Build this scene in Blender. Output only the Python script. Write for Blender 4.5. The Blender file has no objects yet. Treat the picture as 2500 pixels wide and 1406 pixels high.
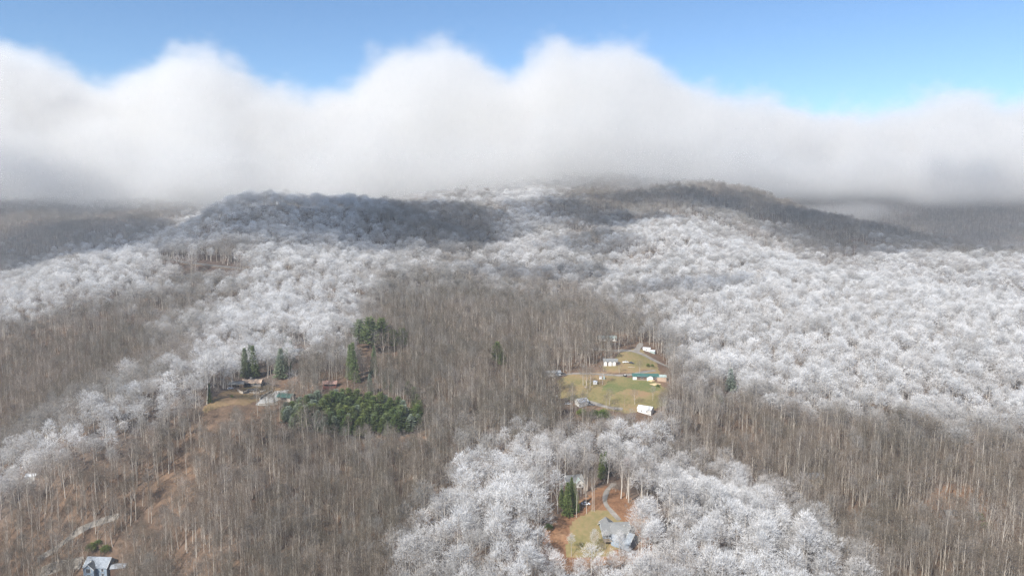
import bpy, math, random
import numpy as np
from mathutils import Vector, Matrix
random.seed(7); RNG = np.random.default_rng(7)
R = math.radians
SC = bpy.context.scene
COL = SC.collection

# ------------------------------------------------------------------ camera, sky, sun, exposure
F = 1720.0; PITCH = R(6.7)
cam_d = bpy.data.cameras.new('camera'); cam = bpy.data.objects.new('camera', cam_d); COL.objects.link(cam)
cam.location = (0, 0, 0); cam.rotation_euler = (R(90) - PITCH, 0, 0)
cam_d.sensor_width = 36; cam_d.lens = 36 * F / 2500; cam_d.clip_start = 1; cam_d.clip_end = 60000
SC.camera = cam
SUN_AZ = R(-32)      # the sun stands behind the camera and to its left; light travels towards azimuth +32 deg right of the view
SUN_EL = R(40)
w = bpy.data.worlds.new('World'); SC.world = w; w.use_nodes = True
nt = w.node_tree; bg = nt.nodes['Background']; sky = nt.nodes.new('ShaderNodeTexSky')
sky.sky_type = 'NISHITA'; sky.sun_disc = False; sky.sun_elevation = SUN_EL
sky.altitude = 1200; sky.air_density = 1.0; sky.dust_density = 0.6; sky.ozone_density = 2.5
LDIR = Vector((math.sin(R(37)) * math.cos(SUN_EL), math.cos(R(37)) * math.cos(SUN_EL), -math.sin(SUN_EL)))   # direction of travel
# direction towards the sun in the plan: azimuth measured clockwise from +Y
sky.sun_rotation = math.atan2(-LDIR.x, -LDIR.y)
bg.inputs['Strength'].default_value = 0.09
tint = nt.nodes.new('ShaderNodeMix'); tint.data_type = 'RGBA'; tint.blend_type = 'MULTIPLY'; tint.inputs[0].default_value = 1; tint.inputs[7].default_value = (0.86, 0.98, 1.06, 1)
nt.links.new(sky.outputs[0], tint.inputs[6]); nt.links.new(tint.outputs[2], bg.inputs['Color'])
sun_d = bpy.data.lights.new('sun', 'SUN'); sun_d.energy = 5.0; sun_d.angle = R(0.5); sun_d.color = (1, 0.955, 0.88)
sun = bpy.data.objects.new('sun', sun_d); COL.objects.link(sun)
sun.rotation_euler = LDIR.to_track_quat('-Z', 'Y').to_euler(); sun.location = (-300, -500, 600)
SC.view_settings.view_transform = 'Standard'; SC.view_settings.look = 'None'
SC.view_settings.exposure = 0.74; SC.view_settings.gamma = 1.0; SC.view_settings.use_curve_mapping = False
cy = SC.cycles
cy.max_bounces = 10; cy.diffuse_bounces = 2; cy.glossy_bounces = 1; cy.transmission_bounces = 2
cy.volume_bounces = 8; cy.transparent_max_bounces = 24; cy.use_denoising = True
cy.use_adaptive_sampling = True; cy.adaptive_threshold = 0.012; cy.caustics_reflective = False; cy.caustics_refractive = False
try: cy.denoiser = 'OPENIMAGEDENOISE'; cy.denoising_prefilter = 'FAST'; cy.denoising_input_passes = 'RGB_ALBEDO_NORMAL'
except Exception: pass

# ------------------------------------------------------------------ where things stand
def ray_slope(px, py):
    v = (703 - py) / F; k = math.cos(PITCH) + math.sin(PITCH) * v
    return ((px - 1250) / F / k, (-math.sin(PITCH) + math.cos(PITCH) * v) / k)
def project(x, y, z):
    x = np.asarray(x, float); y = np.asarray(y, float); z = np.asarray(z, float)
    d = y * math.cos(PITCH) - z * math.sin(PITCH); up = y * math.sin(PITCH) + z * math.cos(PITCH)
    d = np.where(d < 1, 1, d)
    return 1250 + F * x / d, 703 - F * up / d

# survey points of the land: bearing and slope from the drone, distance, metres of trees standing on the point
SURVEY = [
 # foreground valley, left to right
 (0,1400,395,0),(235,1400,392,0),(300,1300,405,0),(500,1380,355,0),(500,1250,400,0),(700,1380,350,0),(750,1250,400,0),(950,1380,340,0),
 (950,1230,405,0),(1100,1300,365,0),(1150,1150,430,0),(60,1290,430,0),(0,1250,440,0),
 # knoll with the grey roofed house
 (1250,1390,318,0),(1400,1390,322,0),(1400,1290,345,0),(1500,1310,342,0),(1480,1215,372,0),(1600,1390,318,0),(1330,1300,343,0),(1420,1180,395,0),
 (1700,1390,312,0),(1650,1180,365,16),(1800,1250,340,16),(1950,1340,315,12),(1850,1406,305,0),
 (1700,1180,430,0),(1900,1230,410,0),(2100,1330,352,6),(2100,1225,410,0),(2350,1380,340,0),(2400,1250,385,0),(2000,1180,430,0),(2500,1406,335,0),(2300,1170,425,0),
 (1600,1100,455,0),(1450,1100,450,0),(1300,1090,450,0),
 # ridge that runs down to the left
 (20,1120,425,18),(100,1062,450,18),(300,965,480,18),(490,880,515,18),(580,960,530,0),(620,942,560,0),(700,985,520,0),(450,1010,490,0),(450,1150,440,0),
 (200,1160,425,0),(250,1080,455,0),(350,1080,460,0),
 # dip behind it and the brown wood
 (50,1075,560,0),(150,1020,580,0),(300,935,620,0),(420,880,650,0),(150,900,690,0),(300,820,760,0),(60,820,760,0),(500,830,700,0),(500,760,820,0),
 # grove, terrace, middle valley
 (850,1060,500,0),(700,1060,480,0),(850,950,550,0),(1000,1050,500,0),(900,900,600,0),(800,945,560,0),(730,865,640,0),(1000,1150,450,0),(1150,1000,530,0),(1150,900,620,0),(1000,830,700,0),
 (1250,880,650,0),(1360,980,530,0),(1420,985,525,0),(1580,1005,510,0),(1500,925,570,0),(1600,925,570,0),(1380,920,575,0),(1480,885,610,0),(1560,850,660,0),(1480,820,700,0),(1620,890,620,0),
 (1250,800,740,0),(1100,750,830,0),(900,760,800,0),(750,750,820,0),(650,800,740,0),(600,870,640,0),
 # left frosted shoulder
 (200,740,840,0),(60,740,860,0),(0,705,930,16),(100,665,960,16),(200,625,990,16),(330,588,1030,18),(350,660,950,0),(480,650,955,0),(570,660,950,0),(480,700,900,0),(620,640,970,0),
 # dome
 (375,620,1060,14),(430,560,1110,16),(500,518,1150,16),(580,490,1180,16),(650,480,1210,18),(750,484,1260,18),(900,488,1380,18),(1000,488,1470,18),(1100,484,1560,18),
 (500,590,1040,0),(650,560,1090,0),(800,560,1110,0),(800,640,980,0),(950,620,1060,0),(1100,560,1270,0),(1000,540,1250,0),(900,690,900,0),(1100,650,1010,0),(1000,580,1140,0),
 # middle mountain
 (1200,476,1650,18),(1300,462,1780,18),(1450,452,1850,18),(1600,448,1850,18),(1750,446,1800,18),(1300,530,1450,0),(1300,600,1220,0),(1450,560,1350,0),(1600,540,1420,0),(1400,640,1060,0),(1270,652,1040,0),
 (1500,640,1080,0),(1500,700,960,0),(1400,720,920,0),(1250,720,910,0),(1450,780,800,0),(1600,760,830,0),
 (1300,455,2150,0),(1600,448,2200,0),
 # right frosted hillside
 (1700,900,650,0),(1650,820,730,0),(2000,950,570,0),(2200,1000,530,0),(2450,1010,520,0),(2200,880,620,0),(2000,830,680,0),(1800,820,720,0),(2450,880,610,0),
 (1700,548,1250,16),(1780,560,1190,16),(1880,610,1060,16),(2000,655,950,16),(2100,684,880,16),(2200,700,840,16),(2350,712,800,16),(2470,745,760,16),
 (1800,680,950,0),(1700,700,940,0),(1950,740,830,0),(2100,780,760,0),(2300,790,720,0),(1750,630,1060,0),
 # gully behind it
 (1850,660,1300,0),(2000,700,1130,0),(2150,730,1060,0),(2350,760,1000,0),(2500,790,930,0),
 # grey frosted benches, then dark ridge
 (2100,660,1260,0),(2250,650,1220,0),(2400,680,1120,0),(2500,700,1080,0),(1950,600,1420,0),(2150,600,1400,0),(2350,620,1330,0),(2500,640,1280,0),(1850,545,1560,0),
 (1850,462,1790,18),(1950,502,1740,18),(2070,535,1690,18),(2200,566,1620,18),(2350,592,1540,18),(2500,615,1480,18),
 (2000,590,1950,0),(2200,640,1900,0),(2450,680,1850,0),
 # far mountains right
 (2000,560,2600,0),(2200,540,2700,0),(2400,560,2500,0),(2500,520,2700,0),(2100,470,3100,0),(2270,425,3150,0),(2400,450,3150,0),(2500,470,3200,0),
 # far hills left
 (0,700,1500,0),(100,720,1400,0),(250,700,1400,0),(380,680,1400,0),(0,640,1650,0),(150,620,1680,0),(300,590,1750,0),(400,560,1850,0),(50,560,1850,0),(200,540,1950,0),(150,512,2200,0),(400,508,2250,0),(0,510,2200,0),(200,505,2700,0),
 (600,540,2300,0),(900,540,2600,0),
]
SX, SY, SZ = [], [], []
for px, py, Y, th in SURVEY:
    sx, sz = ray_slope(px, py); SX.append(sx * Y); SY.append(Y); SZ.append(sz * Y - th)
# land that the photograph only implies: beside, below and far beyond it
for x, y, z in [(-700,300,-205),(-350,240,-215),(0,200,-195),(200,200,-178),(350,240,-180),(700,300,-185),(-900,600,-190),(900,600,-170),(-1400,1200,-200),(1400,1100,-150),
                (-2200,2000,-190),(-2600,3400,-60),(2600,2200,-100),(3000,3200,40),(-3500,5200,-20),(0,5200,0),(3500,5200,40),(0,3400,20),(-600,3400,-50),(1000,3600,40)]:
    SX.append(x); SY.append(y); SZ.append(z)
def warp(x, y):
    yy = np.maximum(y, 200.0); return np.clip(x / yy, -1.3, 1.3) * 1.6, np.log(yy / 400.0) * 1.6
def kern(d2): return np.where(d2 > 1e-12, d2 * np.log(np.maximum(d2, 1e-12)), 0.0)
cu, cv = warp(np.array(SX), np.array(SY)); cz = np.array(SZ); n = len(cz)
K = kern((cu[:, None] - cu) ** 2 + (cv[:, None] - cv) ** 2) + np.eye(n) * 0.004
Pm = np.stack([np.ones(n), cu, cv], 1)
A = np.block([[K, Pm], [Pm.T, np.zeros((3, 3))]])
sol = np.linalg.solve(A, np.concatenate([cz, np.zeros(3)]))
def vnoise(x, y, s, seed=0):
    x = np.asarray(x) / s + seed * 17.3; y = np.asarray(y) / s + seed * 9.1
    xi = np.floor(x).astype(np.int64); yi = np.floor(y).astype(np.int64); fx = x - xi; fy = y - yi
    fx = fx * fx * (3 - 2 * fx); fy = fy * fy * (3 - 2 * fy)
    def h(a, b):
        k = (a * 374761393 + b * 668265263 + seed * 1442695) & 0x7fffffff
        k = ((k ^ (k >> 13)) * 1274126177) & 0x7fffffff
        return ((k ^ (k >> 16)) & 0xffff) / 32767.5 - 1
    return (h(xi, yi) * (1 - fx) + h(xi + 1, yi) * fx) * (1 - fy) + (h(xi, yi + 1) * (1 - fx) + h(xi + 1, yi + 1) * fx) * fy
def axis(segs):
    a = []
    for s, e, st in segs: a += list(np.arange(s, e, st))
    return np.array(a + [segs[-1][1]], float)
GX = axis([(-9000,-3000,500),(-3000,-1500,100),(-1500,-700,20),(-700,700,6),(700,1500,20),(1500,3000,100),(3000,9000,500)])
GY = axis([(-3000,-200,400),(-200,220,30),(220,800,5),(800,1300,9),(1300,2000,20),(2000,3600,50),(3600,12000,400)])
MX, MY = np.meshgrid(GX, GY)
fu, fv = warp(MX.ravel(), MY.ravel()); Z = np.zeros(fu.size)
for i in range(0, fu.size, 20000):
    s = slice(i, i + 20000)
    Z[s] = kern((fu[s, None] - cu) ** 2 + (fv[s, None] - cv) ** 2) @ sol[:n] + sol[n] + sol[n + 1] * fu[s] + sol[n + 2] * fv[s]
Z = Z.reshape(MX.shape)
far = np.clip((MY - 700) / 600, 0, 1)
Z += vnoise(MX, MY, 85, 1) * (1.5 + 7 * far) - np.abs(vnoise(MX + .5 * MY, MY * .6, 120, 8)) * 16 * far + vnoise(MX, MY, 33, 2) * (0.8 + 2 * far) + vnoise(MX, MY, 12, 3) * 0.25
Z = np.clip(Z, -260, 95)
def height(x, y):
    x = np.clip(np.asarray(x, float), GX[0], GX[-1] - 1e-6); y = np.clip(np.asarray(y, float), GY[0], GY[-1] - 1e-6)
    i = np.searchsorted(GX, x, 'right') - 1; j = np.searchsorted(GY, y, 'right') - 1
    i = np.clip(i, 0, len(GX) - 2); j = np.clip(j, 0, len(GY) - 2)
    a = (x - GX[i]) / (GX[i + 1] - GX[i]); b = (y - GY[j]) / (GY[j + 1] - GY[j])
    z00, z10, z01, z11 = Z[j, i], Z[j, i + 1], Z[j + 1, i], Z[j + 1, i + 1]      # the same two triangles as the mesh of the land
    return np.where(a >= b, z00 + (z10 - z00) * a + (z11 - z10) * b, z00 + (z01 - z00) * b + (z11 - z01) * a)
def ground_at(px, py, start=230, stop=4500):
    """the point of the land seen at this bearing"""
    sx, sz = ray_slope(px, py); Y = np.arange(start, stop, 1.0)
    hit = np.nonzero(height(sx * Y, Y) >= sz * Y)[0]
    y = Y[hit[0]] if len(hit) else stop
    return Vector((sx * y, y, float(height(sx * y, y))))

# ------------------------------------------------------------------ helpers
def put(o, label=None, cat=None, group=None, kind=None):
    if label: o['label'] = label
    if cat: o['category'] = cat
    if group: o['group'] = group
    if kind: o['kind'] = kind
    return o
def link(o, parent=None):
    COL.objects.link(o)
    if parent: o.parent = parent
    return o
def mesh_np(name, V, T, mats, mi=None, smooth=False):
    me = bpy.data.meshes.new(name); V = np.asarray(V, np.float32); T = np.asarray(T, np.int32)
    k = T.shape[1]
    me.vertices.add(len(V)); me.vertices.foreach_set('co', V.ravel())
    me.loops.add(T.size); me.loops.foreach_set('vertex_index', T.ravel())
    me.polygons.add(len(T)); me.polygons.foreach_set('loop_start', np.arange(0, T.size, k, dtype=np.int32))
    if mi is not None: me.polygons.foreach_set('material_index', np.asarray(mi, np.int32))
    for m in mats: me.materials.append(m)
    me.update(calc_edges=True)
    if smooth: me.polygons.foreach_set('use_smooth', np.ones(len(T), bool))
    return me

# materials ------------------------------------------------------------------
def mat(name, col, rough=0.8, noise=None, scale=1.0, metal=0.0, amount=0.25, bump=0.0, spec=0.3):
    m = bpy.data.materials.new(name); m.use_nodes = True; t = m.node_tree; b = t.nodes['Principled BSDF']
    b.inputs['Roughness'].default_value = rough; b.inputs['Metallic'].default_value = metal
    b.inputs['Specular IOR Level'].default_value = spec
    tc = t.nodes.new('ShaderNodeTexCoord'); nz = t.nodes.new('ShaderNodeTexNoise'); nz.inputs['Scale'].default_value = scale
    nz.inputs['Detail'].default_value = 5; t.links.new(tc.outputs['Object'], nz.inputs['Vector'])
    mx = t.nodes.new('ShaderNodeMix'); mx.data_type = 'RGBA'
    c2 = noise if noise else tuple(c * (1 - amount) for c in col)
    mx.inputs[6].default_value = (*col, 1); mx.inputs[7].default_value = (*c2, 1)
    rp = t.nodes.new('ShaderNodeMapRange'); rp.inputs['From Min'].default_value = 0.35; rp.inputs['From Max'].default_value = 0.65
    t.links.new(nz.outputs[0], rp.inputs[0]); t.links.new(rp.outputs[0], mx.inputs[0]); t.links.new(mx.outputs[2], b.inputs['Base Color'])
    if bump:
        bp = t.nodes.new('ShaderNodeBump'); bp.inputs['Strength'].default_value = bump; bp.inputs['Distance'].default_value = 0.1
        t.links.new(nz.outputs[0], bp.inputs['Height']); t.links.new(bp.outputs[0], b.inputs['Normal'])
    return m
def twig_mat(name, bare, bare2, frost, frost2, trunk=False):
    """bark that carries rime: the amount of rime belongs to the tree ('frost'), the tint varies from tree to tree"""
    m = bpy.data.materials.new(name); m.use_nodes = True; t = m.node_tree; t.nodes.clear()
    out = t.nodes.new('ShaderNodeOutputMaterial'); d = t.nodes.new('ShaderNodeBsdfDiffuse'); tr = t.nodes.new('ShaderNodeBsdfTranslucent')
    oi = t.nodes.new('ShaderNodeObjectInfo'); at = t.nodes.new('ShaderNodeAttribute'); at.attribute_type = 'INSTANCER'; at.attribute_name = 'frost'
    t2 = t.nodes.new('ShaderNodeAttribute'); t2.attribute_type = 'INSTANCER'; t2.attribute_name = 'tint'
    def mix(a, b, f):
        x = t.nodes.new('ShaderNodeMix'); x.data_type = 'RGBA'
        for s, v in ((6, a), (7, b)):
            if isinstance(v, tuple): x.inputs[s].default_value = (*v, 1)
            else: t.links.new(v, x.inputs[s])
        t.links.new(f, x.inputs[0]); return x.outputs[2]
    cb = mix(bare, bare2, t2.outputs['Fac']); cf = mix(frost, frost2, oi.outputs['Random'])
    # rime sits on the exposed upper part of a tree
    tc = t.nodes.new('ShaderNodeTexCoord'); sp = t.nodes.new('ShaderNodeSeparateXYZ'); t.links.new(tc.outputs['Object'], sp.inputs[0])
    mr = t.nodes.new('ShaderNodeMapRange'); mr.inputs['From Min'].default_value = 5; mr.inputs['From Max'].default_value = 15; mr.inputs['To Min'].default_value = .45
    if name == 'needles' : mr.inputs['From Min'].default_value = -1; mr.inputs['From Max'].default_value = 12
    t.links.new(sp.outputs[2], mr.inputs[0]); ml = t.nodes.new('ShaderNodeMath'); ml.operation = 'MULTIPLY'
    t.links.new(mr.outputs[0], ml.inputs[0]); t.links.new(at.outputs['Fac'], ml.inputs[1])
    c = mix(cb, cf, ml.outputs[0])
    t.links.new(c, d.inputs['Color']); t.links.new(c, tr.inputs['Color'])
    if trunk: t.links.new(d.outputs[0], out.inputs['Surface'])
    else:
        ms = t.nodes.new('ShaderNodeMixShader'); ms.inputs[0].default_value = 0.3
        t.links.new(d.outputs[0], ms.inputs[1]); t.links.new(tr.outputs[0], ms.inputs[2]); t.links.new(ms.outputs[0], out.inputs['Surface'])
    return m
M_TWIG = twig_mat('twigs', (0.150, 0.128, 0.098), (0.235, 0.188, 0.148), (0.80, 0.79, 0.78), (0.60, 0.60, 0.60))
M_TRUNK = twig_mat('bark', (0.36, 0.32, 0.27), (0.50, 0.45, 0.39), (0.44, 0.41, 0.38), (0.36, 0.33, 0.30), True)
M_NEEDLE = twig_mat('needles', (0.10, 0.15, 0.042), (0.17, 0.20, 0.06), (0.42, 0.46, 0.42), (0.34, 0.39, 0.35))
M_PBARK = mat('conifer_bark', (0.12, 0.085, 0.06), 0.9, scale=2)

def ground_mat():
    m = bpy.data.materials.new('leaf_litter'); m.use_nodes = True; t = m.node_tree; b = t.nodes['Principled BSDF']
    b.inputs['Roughness'].default_value = 1; b.inputs['Specular IOR Level'].default_value = 0.0
    tc = t.nodes.new('ShaderNodeTexCoord')
    def nz(s, d=6):
        x = t.nodes.new('ShaderNodeTexNoise'); x.inputs['Scale'].default_value = s; x.inputs['Detail'].default_value = d; t.links.new(tc.outputs['Object'], x.inputs['Vector']); return x.outputs[0]
    r1 = t.nodes.new('ShaderNodeValToRGB'); e = r1.color_ramp.elements
    e[0].position = 0.30; e[0].color = (0.060, 0.044, 0.034, 1); e[1].position = 0.72; e[1].color = (0.20, 0.132, 0.088, 1)
    x = e.new(0.5); x.color = (0.125, 0.086, 0.062, 1)
    a = t.nodes.new('ShaderNodeMath'); a.operation = 'MULTIPLY_ADD'; a.inputs[1].default_value = 0.45
    t.links.new(nz(0.35), a.inputs[0]); q = t.nodes.new('ShaderNodeMath'); q.operation = 'MULTIPLY'; q.inputs[1].default_value = 0.55
    t.links.new(nz(0.02), q.inputs[0]); t.links.new(q.outputs[0], a.inputs[2]); t.links.new(a.outputs[0], r1.inputs[0])
    at = t.nodes.new('ShaderNodeAttribute'); at.attribute_name = 'frost'
    mx = t.nodes.new('ShaderNodeMix'); mx.data_type = 'RGBA'; t.links.new(r1.outputs[0], mx.inputs[6]); mx.inputs[7].default_value = (0.115, 0.10, 0.09, 1)
    t.links.new(at.outputs['Fac'], mx.inputs[0]); t.links.new(mx.outputs[2], b.inputs['Base Color'])
    return m
M_GROUND = ground_mat()

# ------------------------------------------------------------------ rime map: which woods carry frost (picture bearings of the crowns)
def inside(poly, x, y):
    c = np.zeros(x.shape, bool); k = len(poly)
    for i in range(k):
        x1, y1 = poly[i]; x2, y2 = poly[(i + 1) % k]
        if y1 == y2: continue
        c ^= ((y1 > y) != (y2 > y)) & (x < (x2 - x1) * (y - y1) / (y2 - y1) + x1)
    return c
FROST = [
 (0.92, [(-400,300),(2900,300),(2900,1080),(2500,1060),(2380,1050),(2200,1040),(2050,1010),(1960,990),(1850,965),(1760,975),(1680,950),(1640,860),(1600,790),(1500,765),(1340,735),(1200,705),(1100,690),(1000,705),(900,730),(870,800),(880,850),(800,880),(720,850),(640,930),(480,870),(520,830),(470,800),(420,830),(350,840),(400,760),(330,740),(200,745),(100,775),(0,800),(-400,850)]),
 (0.40, [(400,760),(330,700),(450,690),(560,660),(600,690),(520,760),(430,800)]),
 (0.10, [(390,660),(480,670),(560,670),(590,640),(600,590),(520,600),(450,620),(380,632)]),
 (0.12, [(380,700),(460,705),(500,730),(440,780),(400,770)]),
 (0.55, [(870,470),(1230,470),(1230,640),(1000,600),(900,560),(860,520)]),
 (0.30, [(900,500),(1230,500),(1230,620),(1060,600),(960,560)]),
 (0.45, [(1230,480),(1400,500),(1500,600),(1560,640),(1450,650),(1300,560)]),
 (0.12, [(1350,420),(2000,420),(2000,500),(2200,555),(2900,620),(2900,640),(2350,625),(2090,600),(2080,680),(2040,640),(1940,600),(1830,570),(1740,530),(1640,530),(1560,545),(1450,545),(1400,510)]),
 (0.05, [(1900,380),(2900,380),(2900,610),(2350,590),(2070,530),(1950,490)]),
 (0.12, [(-400,470),(560,470),(500,503),(430,545),(375,600),(330,570),(200,605),(100,645),(0,685),(-400,750)]),
 (0.60, [(870,640),(1000,610),(1230,620),(1400,650),(1540,700),(1480,740),(1300,725),(1000,700),(880,720)]),
 (0.40, [(1290,655),(1420,660),(1450,710),(1340,705)]), (0.45, [(1530,690),(1740,690),(1760,740),(1600,760)]),
 (0.35, [(870,720),(1000,700),(1100,690),(1200,700),(1340,735),(1500,765),(1600,790),(1560,740),(1400,690),(1200,680),(1000,670)]),
 (0.80, [(-400,1300),(-60,1150),(20,1100),(100,1040),(300,940),(490,855),(600,830),(640,940),(540,945),(440,960),(330,1040),(200,1110),(90,1170),(0,1220)]),
 (0.55, [(440,960),(540,945),(520,990),(400,1050),(300,1120),(200,1130),(330,1040)]),
 (0.88, [(1180,1085),(1290,1060),(1360,1090),(1440,1050),(1600,1005),(1650,1030),(1600,1090),(1580,1120),(1660,1115),(1780,1150),(1880,1200),(1950,1260),(2000,1340),(2060,1420),(2060,1800),(900,1800),(960,1400),(990,1310),(1080,1190),(1130,1120)]),
 (0.62, [(900,1800),(960,1400),(1000,1320),(1090,1200),(1190,1260),(1250,1380),(1260,1800)]),
 (0.55, [(1900,1210),(1960,1250),(2060,1330),(2160,1420),(2160,1800),(2060,1800),(2060,1420),(1980,1310)]),
 (0.15, [(1320,1190),(1370,1130),(1500,1110),(1540,1170),(1520,1230),(1400,1290),(1330,1310)]),
 (0.35, [(870,1060),(960,1065),(960,1110),(880,1110)]),
 (0.45, [(1100,985),(1150,1000),(1180,1080),(1110,1080)]),
]
def frost_at(x, y, z):
    px, py = project(x, y, z)
    s = np.where(py < 700, 0.45, 1.0)
    px = px + vnoise(x, y, 30, 11) * 16 * s + vnoise(x, y, 9, 12) * 9 * s; py = py + vnoise(x, y, 30, 13) * 14 * s + vnoise(x, y, 9, 14) * 8 * s
    f = np.zeros(px.shape)
    for v, poly in FROST: f[inside(poly, px, py)] = v
    return f
CLEAR = [  # openings in the woods (bearings of the ground)
 [(1320,1330),(1330,1290),(1420,1240),(1440,1200),(1470,1180),(1500,1180),(1500,1220),(1560,1260),(1580,1290),(1570,1330),(1500,1350),(1480,1345),(1420,1350),(1380,1390),(1340,1375)],
 [(1355,925),(1400,905),(1480,895),(1520,845),(1580,835),(1620,880),(1640,920),(1630,990),(1590,1030),(1500,1020),(1400,1000),(1355,990)],
 [(500,1000),(540,950),(640,925),(730,935),(735,985),(690,1000),(620,1010),(560,1010),(520,1030)],
 [(470,1060),(500,1000),(560,1010),(560,1050)],
 [(780,930),(845,930),(845,960),(780,960)],
 [(190,1406),(195,1350),(215,1338),(300,1345),(315,1406)],
 [(692,1045),(704,1018),(735,1004),(770,1000),(820,999),(880,996),(935,1006),(990,1020),(1035,1032),(1030,1062),(960,1074),(850,1080),(780,1068),(700,1058)],
 [(880,845),(940,848),(940,864),(880,866)],
 [(370,630),(420,634),(580,652),(580,672),(480,664),(380,650)],
 [(1865,945),(1890,945),(1945,980),(1940,992),(1890,975)],
 [(705,850),(745,850),(745,878),(705,878)],
 [(1975,1160),(2000,1160),(2000,1180),(1975,1180)],
 [(1455,812),(1515,812),(1515,834),(1455,834)],
 [(2075,600),(2092,600),(2088,670),(2080,670)],
]
THIN = [[(440,1000),(640,1000),(700,1040),(560,1090),(460,1070)],[(1330,1200),(1500,1150),(1560,1230),(1330,1330)],
        [(2240,1180),(2400,1180),(2420,1270),(2260,1270)],[(1960,1080),(2060,1080),(2060,1150),(1960,1150)],
        [(1330,880),(1520,880),(1520,1010),(1330,1010)]]


# open sight lines: bearings at which the photograph shows the ground or a house through the woods (no crown stands in front of these)
SIGHT = [
 [(1395,1262),(1430,1240),(1490,1238),(1545,1262),(1545,1300),(1500,1306),(1440,1325),(1400,1340),(1345,1350),(1340,1300)],
 [(1415,1222),(1500,1200),(1520,1240),(1430,1242)],
 [(1362,970),(1362,925),(1330,918),(1330,905),(1400,900),(1500,890),(1475,885),(1480,868),(1520,850),(1570,836),(1610,870),(1640,905),(1630,985),(1600,1015),(1560,1010),(1520,990),(1400,1000)],
 [(500,1005),(545,948),(600,922),(650,925),(735,950),(735,985),(700,1000),(620,1002),(560,1005),(520,1020)],
 [(780,925),(845,925),(850,955),(780,955)],[(200,1358),(285,1358),(285,1420),(200,1420)],
 [(690,1035),(706,990),(735,965),(800,950),(850,948),(900,955),(1000,985),(1030,1005),(1030,1030),(960,1042),(850,1042),(780,1035),(700,1030)],
 [(870,770),(1000,790),(1005,855),(870,860)],[(1195,838),(1240,838),(1240,900),(1195,900)],[(845,840),(925,850),(925,915),(845,925)],
 [(590,850),(635,850),(635,925),(590,925)],[(665,855),(715,855),(715,925),(665,925)],[(1365,1190),(1410,1190),(1410,1262),(1365,1262)],[(1762,900),(1802,900),(1802,955),(1762,955)],
 [(1380,1158),(1420,1158),(1420,1192),(1380,1192)],[(712,845),(742,845),(742,868),(712,868)],[(400,630),(590,648),(590,660),(400,642)],
]
def hides(x, y, z, H):
    h = np.zeros(len(x), bool)
    for poly in SIGHT:
        lo = max(p[1] for p in poly); mid = sum(p[0] for p in poly) / len(poly); Y0 = ground_at(mid, lo).y
        for t in (.35, .6, .8, .97):
            px, py = project(x, y, z + H * t); h |= inside(poly, px, py) & (y < Y0 + 2)
    return h
# ------------------------------------------------------------------ the land
jj, ii = np.meshgrid(np.arange(len(GY) - 1), np.arange(len(GX) - 1), indexing='ij'); nx = len(GX)
q00, q10, q11, q01 = jj * nx + ii, jj * nx + ii + 1, (jj + 1) * nx + ii + 1, (jj + 1) * nx + ii
quads = np.concatenate([np.stack([q00, q10, q11], -1).reshape(-1, 3), np.stack([q00, q11, q01], -1).reshape(-1, 3)])
land_me = mesh_np('land', np.stack([MX.ravel(), MY.ravel(), Z.ravel()], 1), quads, [M_GROUND], smooth=True)
fr = frost_at(MX.ravel(), MY.ravel(), Z.ravel() + 12)
a = land_me.attributes.new('frost', 'FLOAT', 'POINT'); a.data.foreach_set('value', (fr * 0.55).astype(np.float32))
land = put(link(bpy.data.objects.new('land', land_me)), kind='structure')

# ------------------------------------------------------------------ trees
class Wood:
    """collects thin tapered limbs and slivers"""
    def __init__(s): s.V = []; s.T = []
    def limb(s, pts, rad, k=3):
        base = len(s.V)
        for i, (p, r) in enumerate(zip(pts, rad)):
            d = (pts[min(i + 1, len(pts) - 1)] - pts[max(i - 1, 0)]).normalized()
            u = d.orthogonal().normalized(); v = d.cross(u)
            for j in range(k):
                an = 2 * math.pi * j / k; s.V.append(p + (u * math.cos(an) + v * math.sin(an)) * r)
        for i in range(len(pts) - 1):
            for j in range(k):
                a = base + i * k + j; b = base + i * k + (j + 1) % k
                s.T += [(a, b, b + k), (a, b + k, a + k)]
    def sliver(s, p, q, wd):
        d = q - p; u = d.cross(Vector((random.gauss(0, 1), random.gauss(0, 1), random.gauss(0, 1))))
        if u.length < 1e-6: return
        u = u.normalized() * wd * 0.5; b = len(s.V); m = p + d * 0.45
        s.V += [p, m + u, q, m - u]; s.T += [(b, b + 1, b + 2), (b, b + 2, b + 3)]
def rnd_dir(d, spread):
    v = Vector((random.gauss(0, 1), random.gauss(0, 1), random.gauss(0, 1))); v -= v.dot(d) * d
    if v.length > 1e-6: v.normalize()
    return (d + v * math.tan(spread)).normalized()
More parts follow.
